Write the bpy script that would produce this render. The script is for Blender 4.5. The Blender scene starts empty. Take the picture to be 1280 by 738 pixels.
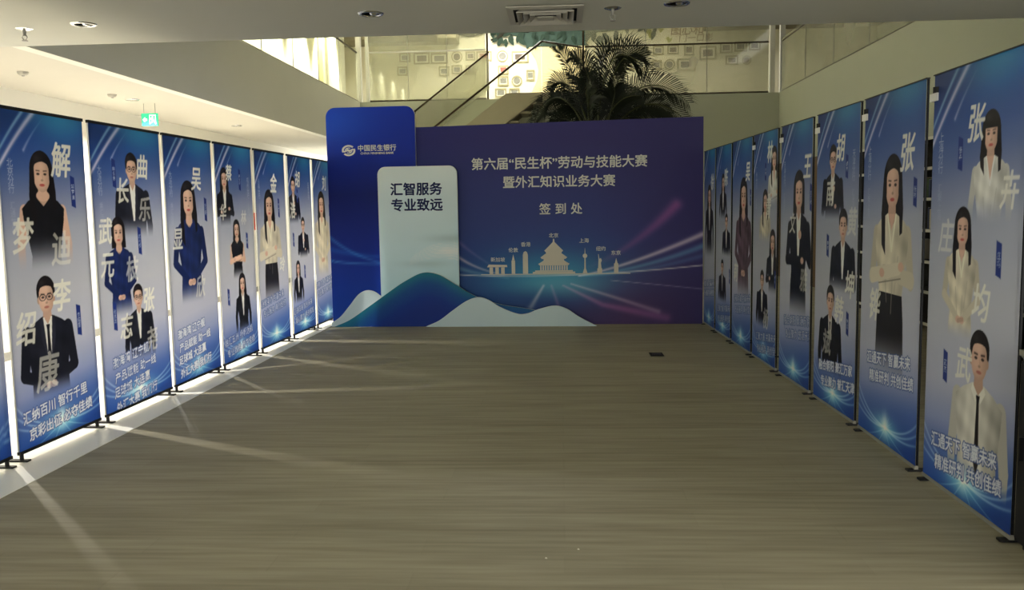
import bpy, math, random
import numpy as np
from mathutils import Matrix, Vector
random.seed(7)
SC = bpy.context.scene
COL = SC.collection

# ------------------------------------------------------------------ camera
F, PITCH, YAW, ROLL, CH = 1091.0, 0.10001, 0.05734, 0.01686, 1.5
def cam_axes():
    fw = Vector((-math.sin(YAW)*math.cos(PITCH), math.cos(YAW)*math.cos(PITCH), -math.sin(PITCH)))
    r = Vector((math.cos(YAW), math.sin(YAW), 0)); u = r.cross(fw)
    c, s = math.cos(ROLL), math.sin(ROLL)
    return c*r - s*u, s*r + c*u, fw
_r, _u, _f = cam_axes()
cd = bpy.data.cameras.new('camera'); cam = bpy.data.objects.new('camera', cd); COL.objects.link(cam)
cd.sensor_fit = 'HORIZONTAL'; cd.sensor_width = 36; cd.lens = F/1280*36; cd.clip_start = 0.05; cd.clip_end = 200
m = Matrix.Identity(4)
for i in range(3):
    m[i][0] = _r[i]; m[i][1] = _u[i]; m[i][2] = -_f[i]
m[0][3], m[1][3], m[2][3] = 0, 0, CH
cam.matrix_world = m
SC.camera = cam

# ------------------------------------------------------------------ world, lights, exposure
w = bpy.data.worlds.new('world'); SC.world = w; w.use_nodes = True
bg = w.node_tree.nodes['Background']; bg.inputs[0].default_value = (1.0, 0.985, 0.88, 1); bg.inputs[1].default_value = 1.05
SC.view_settings.view_transform = 'Standard'; SC.view_settings.look = 'None'
SC.view_settings.gamma = 1; SC.view_settings.use_curve_mapping = False
SC.view_settings.exposure = 1.58
def area(name, loc, sx, sy, power, col=(1, .95, .82), rot=(0, 0, 0)):
    l = bpy.data.lights.new(name, 'AREA'); l.shape = 'RECTANGLE'; l.size = sx; l.size_y = sy; l.energy = power; l.color = col
    o = bpy.data.objects.new(name, l); COL.objects.link(o); o.location = loc; o.rotation_euler = rot
    return o
def spot(name, loc, power, ang, blend, rad, col):
    l = bpy.data.lights.new(name, 'SPOT'); l.energy = power; l.spot_size = ang; l.spot_blend = blend; l.shadow_soft_size = rad; l.color = col
    o = bpy.data.objects.new(name, l); COL.objects.link(o); o.location = loc
    return o
for y in (6.8, 10.1, 13.4):                                   # downlights of the side corridor
    spot('corridor_downlight', (-4.98, y, 2.80), 195, math.radians(136), 0.95, 0.03, (1, .95, .84))
for k in range(7):                                            # wall-washing ceiling lamps of the upper left gallery
    o = spot('upper_gallery_wall_washer', (-4.5, 8.6+1.7*k, 5.92), 400, math.radians(60), .5, .07, (1, .99, .89)); o.rotation_euler = (0, math.radians(20), 0)
area('mezzanine_strip_gallery', (-1.1, 19.5, 5.93), 2.6, 0.4, 92, (1, .98, .87))
area('mezzanine_strip_gallery_side', (2.6, 19.5, 5.93), 3.4, 0.4, 16, (1, .96, .86))
area('mezzanine_strip_right', (5.6, 13.0, 5.93), 0.5, 9.0, 10, (1, .97, .88))

# ------------------------------------------------------------------ materials
def lin(c):
    c = c/255.0
    return c/12.92 if c <= 0.04045 else ((c+0.055)/1.055)**2.4
def L3(c): return tuple(lin(x) for x in c) + (1,)
MATS = {}
def mat(name, col=(200, 200, 200), rough=.6, metal=0.0, emit=None, noise=0.0, nscale=8, trans=0.0, spec=.3):
    """procedural material: base colour with soft noise variation, optional translucency"""
    if name in MATS: return MATS[name]
    M = bpy.data.materials.new(name); M.use_nodes = True; t = M.node_tree; N = t.nodes
    b = N['Principled BSDF']; b.inputs['Roughness'].default_value = rough; b.inputs['Metallic'].default_value = metal
    b.inputs['Specular IOR Level'].default_value = spec
    c = L3(col)
    tc = N.new('ShaderNodeTexCoord'); no = N.new('ShaderNodeTexNoise'); no.inputs['Scale'].default_value = nscale; no.inputs['Detail'].default_value = 3
    t.links.new(tc.outputs['Object'], no.inputs['Vector'])
    mx = N.new('ShaderNodeMix'); mx.data_type = 'RGBA'; mx.inputs[6].default_value = tuple(x*(1-noise) for x in c[:3])+(1,)
    mx.inputs[7].default_value = tuple(min(1, x*(1+noise)) for x in c[:3])+(1,)
    t.links.new(no.outputs['Fac'], mx.inputs[0]); t.links.new(mx.outputs[2], b.inputs['Base Color'])
    if emit:
        b.inputs['Emission Color'].default_value = L3(emit[0]); b.inputs['Emission Strength'].default_value = emit[1]
    if trans > 0:
        tr = N.new('ShaderNodeBsdfTranslucent'); ms = N.new('ShaderNodeMixShader'); ms.inputs[0].default_value = trans
        t.links.new(mx.outputs[2], tr.inputs[0]); t.links.new(b.outputs[0], ms.inputs[1]); t.links.new(tr.outputs[0], ms.inputs[2])
        t.links.new(ms.outputs[0], N['Material Output'].inputs[0])
    MATS[name] = M
    return M
def print_mat(name, trans, rough=.45, spec=.25):
    """printed sheet: colour comes from the mesh colour attribute 'print'"""
    M = bpy.data.materials.new(name); M.use_nodes = True; t = M.node_tree; N = t.nodes
    b = N['Principled BSDF']; b.inputs['Roughness'].default_value = rough; b.inputs['Specular IOR Level'].default_value = spec
    a = N.new('ShaderNodeVertexColor'); a.layer_name = 'print'
    t.links.new(a.outputs['Color'], b.inputs['Base Color'])
    if trans:
        tr = N.new('ShaderNodeBsdfTranslucent'); ms = N.new('ShaderNodeMixShader'); ms.inputs[0].default_value = trans
        t.links.new(a.outputs['Color'], tr.inputs[0]); t.links.new(b.outputs[0], ms.inputs[1]); t.links.new(tr.outputs[0], ms.inputs[2])
        t.links.new(ms.outputs[0], N['Material Output'].inputs[0])
    MATS[name] = M
    return M
def glass_mat(name, tint, haze, hazecol):
    M = bpy.data.materials.new(name); M.use_nodes = True; t = M.node_tree; N = t.nodes; N.remove(N['Principled BSDF'])
    tp = N.new('ShaderNodeBsdfTransparent'); tp.inputs[0].default_value = tint+(1,)
    df = N.new('ShaderNodeBsdfDiffuse'); df.inputs[0].default_value = hazecol+(1,)  # diffuse veil over the panes stands in for reflections on the glass
    gl = N.new('ShaderNodeBsdfGlossy'); gl.inputs['Roughness'].default_value = 0.03
    tc = N.new('ShaderNodeTexCoord'); no = N.new('ShaderNodeTexNoise'); no.inputs['Scale'].default_value = .8; no.inputs['Detail'].default_value = 2
    t.links.new(tc.outputs['Object'], no.inputs['Vector'])
    mr = N.new('ShaderNodeMapRange'); mr.inputs[3].default_value = haze*.5; mr.inputs[4].default_value = haze*1.5
    t.links.new(no.outputs['Fac'], mr.inputs[0])
    m1 = N.new('ShaderNodeMixShader'); t.links.new(mr.outputs[0], m1.inputs[0])
    t.links.new(tp.outputs[0], m1.inputs[1]); t.links.new(df.outputs[0], m1.inputs[2])
    m2 = N.new('ShaderNodeMixShader'); m2.inputs[0].default_value = .04; t.links.new(m1.outputs[0], m2.inputs[1]); t.links.new(gl.outputs[0], m2.inputs[2])
    t.links.new(m2.outputs[0], N['Material Output'].inputs[0])
    MATS[name] = M
    return M
def floor_mat():
    M = bpy.data.materials.new('vinyl_plank'); M.use_nodes = True; t = M.node_tree; N = t.nodes; b = N['Principled BSDF']
    b.inputs['Roughness'].default_value = .55; b.inputs['Specular IOR Level'].default_value = .25
    tc = N.new('ShaderNodeTexCoord')
    def noise(sx, sy, det, ns=1):
        mp = N.new('ShaderNodeMapping'); mp.inputs['Scale'].default_value = (sx, sy, 1); t.links.new(tc.outputs['Object'], mp.inputs[0])
        no = N.new('ShaderNodeTexNoise'); no.inputs['Scale'].default_value = ns; no.inputs['Detail'].default_value = det
        t.links.new(mp.outputs[0], no.inputs['Vector']); return no.outputs['Fac']
    mp = N.new('ShaderNodeMapping'); mp.inputs['Scale'].default_value = (.8, 5.5, 1); t.links.new(tc.outputs['Object'], mp.inputs[0])
    br = N.new('ShaderNodeTexBrick'); br.inputs['Scale'].default_value = 1; br.inputs['Mortar Size'].default_value = 0.004; br.inputs['Mortar Smooth'].default_value = .4
    br.inputs['Brick Width'].default_value = 1.0; br.inputs['Row Height'].default_value = 1.0
    br.inputs['Color1'].default_value = (.46, .46, .46, 1); br.inputs['Color2'].default_value = (.56, .56, .56, 1); br.inputs['Mortar'].default_value = (.44, .44, .44, 1)
    t.links.new(mp.outputs[0], br.inputs['Vector'])
    def math_(op, a, bb):
        q = N.new('ShaderNodeMath'); q.operation = op
        for i, x in enumerate((a, bb)):
            if isinstance(x, (int, float)): q.inputs[i].default_value = x
            else: t.links.new(x, q.inputs[i])
        return q.outputs[0]
    s = math_('ADD', math_('MULTIPLY', noise(1.6, 26, 5), .42), math_('MULTIPLY', noise(.5, 6, 3), .3))
    s = math_('ADD', s, math_('MULTIPLY', br.outputs['Color'], .32))
    s = math_('ADD', s, math_('MULTIPLY', noise(.35, .35, 2), .12))
    cr = N.new('ShaderNodeValToRGB'); cr.color_ramp.elements[0].position = .34; cr.color_ramp.elements[0].color = L3((110, 104, 85))
    cr.color_ramp.elements[1].position = .80; cr.color_ramp.elements[1].color = L3((178, 171, 149))
    t.links.new(s, cr.inputs[0]); t.links.new(cr.outputs[0], b.inputs['Base Color'])
    bp = N.new('ShaderNodeBump'); bp.inputs['Strength'].default_value = .08; t.links.new(s, bp.inputs['Height']); t.links.new(bp.outputs[0], b.inputs['Normal'])
    MATS['floor'] = M
    return M
floor_mat()
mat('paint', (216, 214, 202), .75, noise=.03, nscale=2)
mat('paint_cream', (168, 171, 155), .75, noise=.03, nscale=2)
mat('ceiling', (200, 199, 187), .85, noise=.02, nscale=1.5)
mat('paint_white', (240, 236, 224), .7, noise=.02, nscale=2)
mat('ceiling_white', (196, 191, 177), .8, noise=.02, nscale=2)
mat('gallery_paint', (222, 216, 194), .75, noise=.03, nscale=2)
mat('tile_white', (252, 249, 241), .35, noise=.02, nscale=3)
mat('panel_white', (240, 237, 208), .6, noise=.03, nscale=1)
mat('black', (22, 22, 25), .5, noise=.1)
mat('black_metal', (30, 30, 34), .4, metal=.6, noise=.1)
mat('rail_brown', (58, 46, 30), .4, metal=.4, noise=.1)
mat('steel', (190, 188, 180), .3, metal=.9, noise=.05)
mat('chrome', (225, 225, 222), .15, metal=1, noise=.02)
mat('grey_metal', (150, 148, 140), .5, metal=.3, noise=.05)
mat('dark_inside', (26, 25, 24), .7, noise=.1)
mat('vent_paint', (176, 172, 160), .5, noise=.03)
mat('white_text', (224, 224, 216), .6, noise=.0)
mat('white_text_thin', (206, 210, 226), .6, noise=.0)
mat('brush_text', (226, 224, 212), .6, noise=.06, nscale=30)
mat('brush_text_pale', (196, 198, 204), .6, noise=.05, nscale=30)
mat('title_pale', (150, 160, 196), .6)
mat('navy_text', (18, 34, 86), .6, noise=.0)
mat('tag_blue', (28, 48, 122), .6, noise=.0)
mat('outline_navy', (40, 62, 136), .6, noise=.0)
mat('white_vinyl', (226, 226, 224), .6, noise=.02)
mat('board_edge', (205, 208, 205), .7, noise=.03)
mat('frond', (20, 28, 16), .5, noise=.25, nscale=5)
mat('frond_stem', (58, 62, 34), .5, noise=.2, nscale=5)
mat('pot', (120, 110, 96), .5, noise=.08)
mat('soil', (40, 30, 22), .9, noise=.2)
mat('tan', (206, 190, 148), .8, noise=.06, nscale=3)
mat('teal_green', (44, 62, 54), .8, noise=.35, nscale=6)
mat('leaf_green', (14, 38, 24), .7, noise=.25, nscale=9)
mat('leaf_yellow', (150, 150, 44), .7, noise=.1)
mat('branch', (34, 32, 22), .8, noise=.2)
mat('frame_wood', (150, 140, 108), .6, noise=.08)
mat('frame_mat', (226, 222, 204), .7, noise=.02)
mat('photo_dark', (92, 80, 68), .5, noise=.6, nscale=9)
mat('photo_red', (150, 84, 72), .5, noise=.5, nscale=9)
mat('photo_grey', (120, 118, 112), .5, noise=.5, nscale=9)
mat('brown_text', (128, 92, 62), .8, noise=.1)
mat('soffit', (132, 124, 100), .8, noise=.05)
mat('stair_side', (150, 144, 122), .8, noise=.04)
mat('stair_shaded', (104, 96, 80), .8, noise=.05)  # darker copy of stair_side: shade of the underside put into the colour
mat('walnut', (96, 76, 52), .6, noise=.2, nscale=4)
mat('shelf_white', (200, 198, 190), .6, noise=.03)
mat('book_red', (120, 50, 44), .6, noise=.1); mat('book_cream', (190, 180, 156), .6, noise=.1); mat('book_blue', (50, 62, 96), .6, noise=.1); mat('book_green', (60, 82, 58), .6, noise=.1)
mat('exit_green', (40, 150, 100), .5, emit=((50, 170, 120), .55))
mat('exit_white', (230, 250, 240), .5, emit=((220, 255, 240), .9))
mat('red_box', (190, 40, 36), .5, noise=.05)
mat('lamp_on', (255, 250, 235), .5, emit=((255, 246, 225), 6.0))
mat('skyline', (222, 216, 200), .6, noise=.03)
mat('curtain', (232, 229, 205), .8, noise=.04, trans=.3)
print_mat('banner_print', .27)
print_mat('board_print', 0)
glass_mat('glass_clear', (.95, .96, .92), .06, (.75, .74, .62))
glass_mat('glass_dim', (.86, .86, .78), .28, (.62, .62, .55))

# ------------------------------------------------------------------ mesh helpers
class MB:
    def __init__(s): s.v = []; s.f = []; s.m = []
    def add(s, vs, fs, mi=0):
        o = len(s.v); s.v += [tuple(x) for x in vs]; s.f += [tuple(i+o for i in f) for f in fs]; s.m += [mi]*len(fs); return s
    def box(s, a, b, mi=0):
        x0, y0, z0 = a; x1, y1, z1 = b
        return s.add([(x0,y0,z0),(x1,y0,z0),(x1,y1,z0),(x0,y1,z0),(x0,y0,z1),(x1,y0,z1),(x1,y1,z1),(x0,y1,z1)],
              [(3,2,1,0),(4,5,6,7),(0,1,5,4),(1,2,6,5),(2,3,7,6),(3,0,4,7)], mi)
    def prism_xz(s, pts, y0, y1, mi=0):
        n = len(pts); vs = [(x, y0, z) for x, z in pts]+[(x, y1, z) for x, z in pts]
        return s.add(vs, [tuple(range(n)), tuple(range(2*n-1, n-1, -1))]+[((i+1) % n, i, n+i, n+(i+1) % n) for i in range(n)], mi)
    def tube(s, path, r, n=8, mi=0, cap=True):
        vs = []; fs = []
        P = [Vector(p) for p in path]
        rs = r if isinstance(r, (list, tuple)) else [r]*len(P)
        for i, p in enumerate(P):
            d = (P[min(i+1, len(P)-1)]-P[max(i-1, 0)]).normalized()
            a = d.cross(Vector((0, 0, 1)) if abs(d.z) < .9 else Vector((1, 0, 0))).normalized(); b = d.cross(a)
            for k in range(n):
                t = 2*math.pi*k/n; vs.append(p+(a*math.cos(t)+b*math.sin(t))*rs[i])
        for i in range(len(P)-1):
            for k in range(n): fs.append((i*n+k, i*n+(k+1) % n, (i+1)*n+(k+1) % n, (i+1)*n+k))
        if cap: fs += [tuple(range(n-1, -1, -1)), tuple(range((len(P)-1)*n, len(P)*n))]
        return s.add(vs, fs, mi)
    def lathe(s, prof, c=(0, 0, 0), n=24, mi=0):
        vs = []; fs = []
        for r, z in prof:
            for k in range(n):
                t = 2*math.pi*k/n; vs.append((c[0]+r*math.cos(t), c[1]+r*math.sin(t), c[2]+z))
        for i in range(len(prof)-1):
            for k in range(n): fs.append((i*n+k, i*n+(k+1) % n, (i+1)*n+(k+1) % n, (i+1)*n+k))
        return s.add(vs, fs, mi)
    def build(s, name, mats, parent=None, smooth=False):
        if isinstance(mats, str): mats = [mats]
        me = bpy.data.meshes.new(name); me.from_pydata(s.v, [], s.f)
        for q in mats: me.materials.append(MATS[q])
        me.polygons.foreach_set('material_index', s.m)
        if smooth: me.polygons.foreach_set('use_smooth', [True]*len(s.f))
        me.update(); o = bpy.data.objects.new(name, me); COL.objects.link(o)
        if parent: o.parent = parent
        return o
def tag(o, label, cat, group=None):
    o['label'] = label; o['category'] = cat
    if group: o['group'] = group
    return o
def thing(name, label, cat, loc=(0, 0, 0), rz=0, group=None):
    o = bpy.data.objects.new(name, None); o.empty_display_size = .1; COL.objects.link(o); o.location = loc; o.rotation_euler = (0, 0, rz)
    return tag(o, label, cat, group)
def struct(o, label=None):
    o['kind'] = 'structure'
    if label: o['label'] = label
    return o
def sbox(name, a, b, mt, label=None): return struct(MB().box(a, b).build(name, mt), label)
TC = bpy.data.curves.new('text_source', 'FONT'); TO = bpy.data.objects.new('text_source', TC); COL.objects.link(TO)
def text(name, body, x, z, size, mt, parent, y=-.003, bold=0.0, rot=0.0, shear=0.0, space=1.0, line=1.0, sx=1.0, align='CENTER', thick=0.0):
    """flat lettering on the local xz plane, centred on (x, z)"""
    TC.body = body; TC.size = size; TC.align_x = align; TC.offset = 0; TC.shear = shear; TC.space_character = space; TC.space_line = line
    TC.resolution_u = 2; TC.extrude = 0
    dg = bpy.context.evaluated_depsgraph_get(); dg.update()
    me = bpy.data.meshes.new_from_object(TO.evaluated_get(dg)); me.name = name
    n = len(me.vertices); a = np.zeros(n*3); me.vertices.foreach_get('co', a); a = a.reshape(-1, 3)
    cx = 0 if align == 'LEFT' else (a[:, 0].min()+a[:, 0].max())/2
    cy = (a[:, 1].min()+a[:, 1].max())/2
    px = (a[:, 0]-cx)*sx; py = a[:, 1]-cy; c, s = math.cos(rot), math.sin(rot)
    o3 = np.stack([x+px*c-py*s, np.full(n, y), z+px*s+py*c], 1)
    if bold:
        fs = [tuple(p.vertices) for p in me.polygons]; vs = []; ff = []
        for k, (dx, dz) in enumerate(((1, 0), (-1, 0), (0, 1), (0, -1))):
            vs += (o3+np.array([dx*bold*size, -.0002*k, dz*bold*size])).tolist(); ff += [tuple(i+k*n for i in f) for f in fs]
        me = bpy.data.meshes.new(name); me.from_pydata(vs, [], ff)
    else: me.vertices.foreach_set('co', o3.ravel())
    me.materials.clear(); me.materials.append(MATS[mt]); me.update()
    o = bpy.data.objects.new(name, me); COL.objects.link(o); o.parent = parent
    return o

GLY = {}
def glyphs(body, shear, line, space):
    """triangles of a unit-size text, centred"""
    key = (body, shear, line, space)
    if key not in GLY:
        TC.body = body; TC.size = 1; TC.align_x = 'CENTER'; TC.offset = 0; TC.shear = shear; TC.space_character = space; TC.space_line = line; TC.resolution_u = 2
        dg = bpy.context.evaluated_depsgraph_get(); dg.update()
        me = bpy.data.meshes.new_from_object(TO.evaluated_get(dg)); me.calc_loop_triangles()
        n = len(me.vertices); a = np.zeros(n*3); me.vertices.foreach_get('co', a); a = a.reshape(-1, 3)[:, :2]
        a = a-(a.min(0)+a.max(0))/2
        k = len(me.loop_triangles); ix = np.zeros(k*3, np.int32); me.loop_triangles.foreach_get('vertices', ix)
        GLY[key] = a[ix.reshape(-1, 3)]; bpy.data.meshes.remove(me)
    return GLY[key]
def ink(cv, body, x, z, size, col, alpha=1.0, bold=0.0, rot=0.0, shear=0.0, line=1.0, space=1.0, sx=1.0):
    """print lettering into a canvas with antialiased coverage (3 x 3 samples per cell)"""
    T = glyphs(body, shear, line, space)*size; T = T*np.array([sx, 1.0])
    c, s_ = math.cos(rot), math.sin(rot); T = np.stack([T[..., 0]*c-T[..., 1]*s_+x, T[..., 0]*s_+T[..., 1]*c+z], -1)
    K = 3; hx = cv.w/cv.nx/K; hz = cv.h/cv.nz/K
    lo = T.reshape(-1, 2).min(0)-bold*size-2*hx*K; hi = T.reshape(-1, 2).max(0)+bold*size+2*hz*K
    i0 = max(0, int(lo[0]/hx/K)); i1 = min(cv.nx, int(hi[0]/hx/K)+1); j0 = max(0, int(lo[1]/hz/K)); j1 = min(cv.nz, int(hi[1]/hz/K)+1)
    if i1 <= i0 or j1 <= j0: return
    nx, nz = (i1-i0+1)*K, (j1-j0+1)*K
    ox, oz = i0*hx*K-hx, j0*hz*K-hz
    Mk = np.zeros((nz, nx), bool)
    for tr_ in T:
        a0 = np.floor((tr_.min(0)-(ox, oz))/(hx, hz)).astype(int); a1 = np.ceil((tr_.max(0)-(ox, oz))/(hx, hz)).astype(int)+1
        a0 = np.maximum(a0, 0); a1 = np.minimum(a1, (nx, nz))
        if (a1 <= a0).any(): continue
        gx = ox+np.arange(a0[0], a1[0])*hx; gz = (oz+np.arange(a0[1], a1[1])*hz)[:, None]
        (ax, az), (bx, bz), (cx, cz) = tr_
        e1 = (bx-ax)*(gz-az)-(bz-az)*(gx-ax); e2 = (cx-bx)*(gz-bz)-(cz-bz)*(gx-bx); e3 = (ax-cx)*(gz-cz)-(az-cz)*(gx-cx)
        Mk[a0[1]:a1[1], a0[0]:a1[0]] |= ((e1 >= 0) & (e2 >= 0) & (e3 >= 0)) | ((e1 <= 0) & (e2 <= 0) & (e3 <= 0))
    if bold:
        rx, rz = int(round(bold*size/hx)), int(round(bold*size/hz)); B = Mk.copy()
        for dx in range(-rx, rx+1):
            for dz in range(-rz, rz+1):
                if (dx/(rx+.5))**2+(dz/(rz+.5))**2 <= 1: B |= np.roll(np.roll(Mk, dx, 1), dz, 0)
        Mk = B
    A = Mk.reshape(nz//K, K, nx//K, K).mean((1, 3))*alpha
    sub = cv.img[j0:j1+1, i0:i1+1]; A = A[:sub.shape[0], :sub.shape[1], None]
    cv.img[j0:j1+1, i0:i1+1] = sub*(1-A)+np.array(col, float)*A

# ------------------------------------------------------------------ painting of flat prints (colour attribute on a fine grid)
class Canvas:
    def __init__(s, w, h, nx, nz):
        s.w, s.h, s.nx, s.nz = w, h, nx, nz
        s.X, s.Z = np.meshgrid(np.linspace(0, w, nx+1), np.linspace(0, h, nz+1))
        s.px = w/nx; s.img = np.zeros(s.X.shape+(3,)); s.m = None
    def ramp(s, t, stops):
        ts = [q[0] for q in stops]
        return np.stack([np.interp(t, ts, [q[1][k] for q in stops]) for k in range(3)], -1)
    def over(s, a, col):
        a = np.clip(a, 0, 1)[..., None]; s.img = s.img*(1-a)+np.array(col, float)*a
    def glow(s, a, col):
        s.img = 255-(255-s.img)*(1-np.clip(a, 0, 1)[..., None]*np.array(col, float)/255)
def seg_d(X, Z, a, b):
    ax, az = a; dx, dz = b[0]-ax, b[1]-az; L2 = dx*dx+dz*dz+1e-12
    t = np.clip(((X-ax)*dx+(Z-az)*dz)/L2, 0, 1)
    return np.hypot(X-ax-t*dx, Z-az-t*dz), t
def poly_sd(X, Z, P):
    d = np.full(X.shape, 1e9); ins = np.zeros(X.shape, bool); n = len(P)
    for i in range(n):
        a, b = P[i], P[(i+1) % n]; dd, _ = seg_d(X, Z, a, b); d = np.minimum(d, dd)
        if a[1] != b[1]:
            c = ((a[1] > Z) != (b[1] > Z)) & (X < (b[0]-a[0])*(Z-a[1])/(b[1]-a[1])+a[0]); ins ^= c
    return np.where(ins, d, -d)
def bez(p0, p1, p2, n=14):
    return [((1-t)**2*p0[0]+2*t*(1-t)*p1[0]+t*t*p2[0], (1-t)**2*p0[1]+2*t*(1-t)*p1[1]+t*t*p2[1]) for t in [i/(n-1) for i in range(n)]]
def ribbon(cv, pts, w0, w1, col, a0=.9, a1=.9, soft=.5):
    """soft light ribbon along a polyline"""
    n = len(pts)-1; A = np.zeros(cv.X.shape)
    for i in range(n):
        d, t = seg_d(cv.X, cv.Z, pts[i], pts[i+1]); q = (i+t)/n; wd = w0+(w1-w0)*q
        A = np.maximum(A, np.exp(-(d/wd)**2/soft)*(a0+(a1-a0)*q))
    cv.glow(A, col)

SKIN = (216, 178, 160)
def person(cv, cx, zt, hh, kind, top='suit', pose='down', hair='long', fade=(2.5, 3.4), glasses=False, mirror=1, tie=None, lean=0.0, skirt=None):
    """a printed half-length portrait, head height hh, head top at zt"""
    x0 = np.searchsorted(cv.X[0], cx-1.5*hh); x1 = np.searchsorted(cv.X[0], cx+1.5*hh)
    z0 = np.searchsorted(cv.Z[:, 0], zt-(fade[1]+.1)*hh); z1 = np.searchsorted(cv.Z[:, 0], zt+.15*hh)
    sl = (slice(z0, z1), slice(x0, x1))
    V = (zt-cv.Z[sl])/hh; U = (cv.X[sl]-cx)/hh*mirror-lean*V; px = cv.px/hh; img = cv.img[sl].copy(); base = img.copy()
    f = 1-np.clip((V-fade[0])/(fade[1]-fade[0]), 0, 1); f = f*f*(3-2*f)
    hcol = np.array((24, 20, 24), float)
    def put(m, col, k=1.0):
        nonlocal img
        a = np.clip(m, 0, 1)[..., None]*k; img = img*(1-a)+np.array(col, float)*a
    def el(a, b, rx, ry): return (1-np.hypot((U-a)/rx, (V-b)/ry))*min(rx, ry)/px+.5
    def po(P): return poly_sd(U, V, P)/px+.5
    def cap(a, b, r0, r1=None):
        d, t = seg_d(U, V, a, b); r1 = r0 if r1 is None else r1
        return (r0+(r1-r0)*t-d)/px+.5
    def sym(P): return P+[(-x, y) for x, y in reversed(P)]
    fem = kind == 'w'
    cols = {'suit': (30, 32, 46), 'navy': (28, 42, 96), 'black': (24, 24, 30), 'blouse': (222, 214, 196), 'white': (226, 226, 222),
            'shirt': (222, 220, 214), 'coat': (104, 82, 96), 'dress': (22, 22, 28), 'wsuit': (26, 27, 36)}
    bc = np.array(cols[top], float); sh = bc*.78; hi = np.minimum(255, bc*1.15+6)
    sw = .85 if fem else .98
    if fem and hair in ('long', 'bangs'):
        hl = 1.75 if hair == 'long' else 1.5
        put(po([(-.44, .4), (.44, .4), (.52, 1.1), (.5, hl), (-.46, hl-.05), (-.54, 1.1)]), hcol)
    if fem and hair == 'bob': put(po([(-.42, .4), (.42, .4), (.48, 1.12), (-.48, 1.12)]), hcol)
    # arms behind, torso
    ua, el_, r0, r1 = (sw-.08, 1.48), (sw+.12, 2.35 if fem else 2.55), (.17 if fem else .22), (.14 if fem else .18)
    armc = SKIN if top == 'dress' else bc*.86
    for sgn in (-1, 1): put(cap((sgn*ua[0], ua[1]), (sgn*el_[0], el_[1]), r0, r1), armc)
    if fem: body = sym([(.0, 1.08), (.23, 1.1), (.6, 1.23), (sw, 1.42), (.8, 1.75), (.7, 2.1), (.58, 2.6), (.66, 3.1), (.74, 4.4), (0, 4.4)])
    else: body = sym([(.0, 1.05), (.26, 1.08), (.62, 1.22), (sw, 1.42), (.92, 1.9), (.8, 2.6), (.82, 3.3), (.86, 4.4), (0, 4.4)])
    put(po(body), bc)
    bm = np.clip(po(body), 0, 1); light = 1-.22*np.clip((U+.1)/.9, 0, 1)**1.3-.16*np.clip((-U-.45)/.5, 0, 1)
    fold = .055*np.sin(V*5.1+U*7+cx*9)*np.sin(U*9-V*2.3)+.035*np.sin(V*11-U*6+cx*5)
    img = img*(1-bm[..., None])+np.clip(bc*(light+fold*(1.0 if bc.mean() > 120 else 2.0))[..., None], 0, 255)*bm[..., None]
    if skirt: put(np.minimum(np.clip(po(body), 0, 1), (V-2.62)/px+.5), skirt)
    # neck
    put(po([(-.16, .75), (.16, .75), (.2, 1.2), (0, 1.36), (-.2, 1.2)]), np.array(SKIN)*.9)
    if top in ('suit', 'wsuit'):
        put(po([(-.2, 1.1), (.2, 1.1), (.05 if fem else .07, 2.35), (-.05, 2.35)]), (228, 228, 226))
        put(po([(-.14, .95), (.14, .95), (.12, 1.15), (0, 1.3), (-.12, 1.15)]), np.array(SKIN)*.9)
        for s_ in (-1, 1): put(po([(s_*.2, 1.08), (s_*.34, 1.22), (s_*.3, 1.7), (s_*.05, 2.38), (s_*.16, 1.5)]), hi)
        put(cap((.03, 2.4), (.06, 3.6), .012), sh)
    if top == 'shirt':
        put(po([(-.24, 1.08), (0, 1.3), (.24, 1.08), (.3, 1.22), (.1, 1.46), (0, 1.32), (-.1, 1.46), (-.3, 1.22)]), (236, 234, 228))
    if top in ('blouse', 'white'):
        put(po([(-.17, 1.1), (.17, 1.1), (.0, 1.75 if top == 'white' else 1.42)]), SKIN)
        for s_ in (-1, 1): put(cap((s_*.2, 1.12), (0.02, 1.8), .03), hi*.93)
        for k, q in enumerate((.35, -.3, .1)): put(cap((q, 1.9+.2*k), (q*.6, 2.6+.2*k), .02)*.5, sh)
    if top == 'dress': put(el(0, 1.1, .27, .14), SKIN)
    if top in ('navy', 'coat', 'black'): put(el(0, 1.12, .2, .15), np.array(SKIN)*.96); put(cap((0, 1.3), (0, 3.6), .013), sh)
    if tie:
        put(po([(-.08, 1.3), (.08, 1.3), (.05, 1.45), (.1, 2.7), (0, 2.95), (-.1, 2.7), (-.05, 1.45)]), tie)
    # forearms and hands
    fore = SKIN if top in ('dress',) else (bc*.92)
    if pose == 'clasp':
        for s_ in (-1, 1):
            put(cap((s_*el_[0], el_[1]), (s_*.12, 2.95), r1, .1), fore); put(el(s_*.1, 2.95, .14, .1), SKIN)
        put(cap((-.1, 2.98), (.16, 2.92), .06), np.array(SKIN)*.88)
    elif pose == 'crossed':
        put(cap((el_[0], 2.3), (-.35, 2.2), .16, .12), fore*np.array(1.0)); put(cap((-el_[0], 2.34), (.4, 2.12), .16, .12), np.array(fore)*1.08)
        put(el(.5, 2.08, .13, .09), SKIN); put(el(-.45, 2.25, .13, .09), SKIN)
        put(cap((-.6, 2.46), (.5, 2.3), .012), np.array(fore)*.6)
    elif pose == 'raise':
        put(cap((el_[0], 2.35), (.2, 1.75), .16, .1), fore); put(el(.12, 1.66, .13, .12), SKIN)
        put(cap((-el_[0], 2.35), (.25, 2.35), .16, .12), fore); put(el(.34, 2.33, .13, .09), SKIN)
    else:
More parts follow.
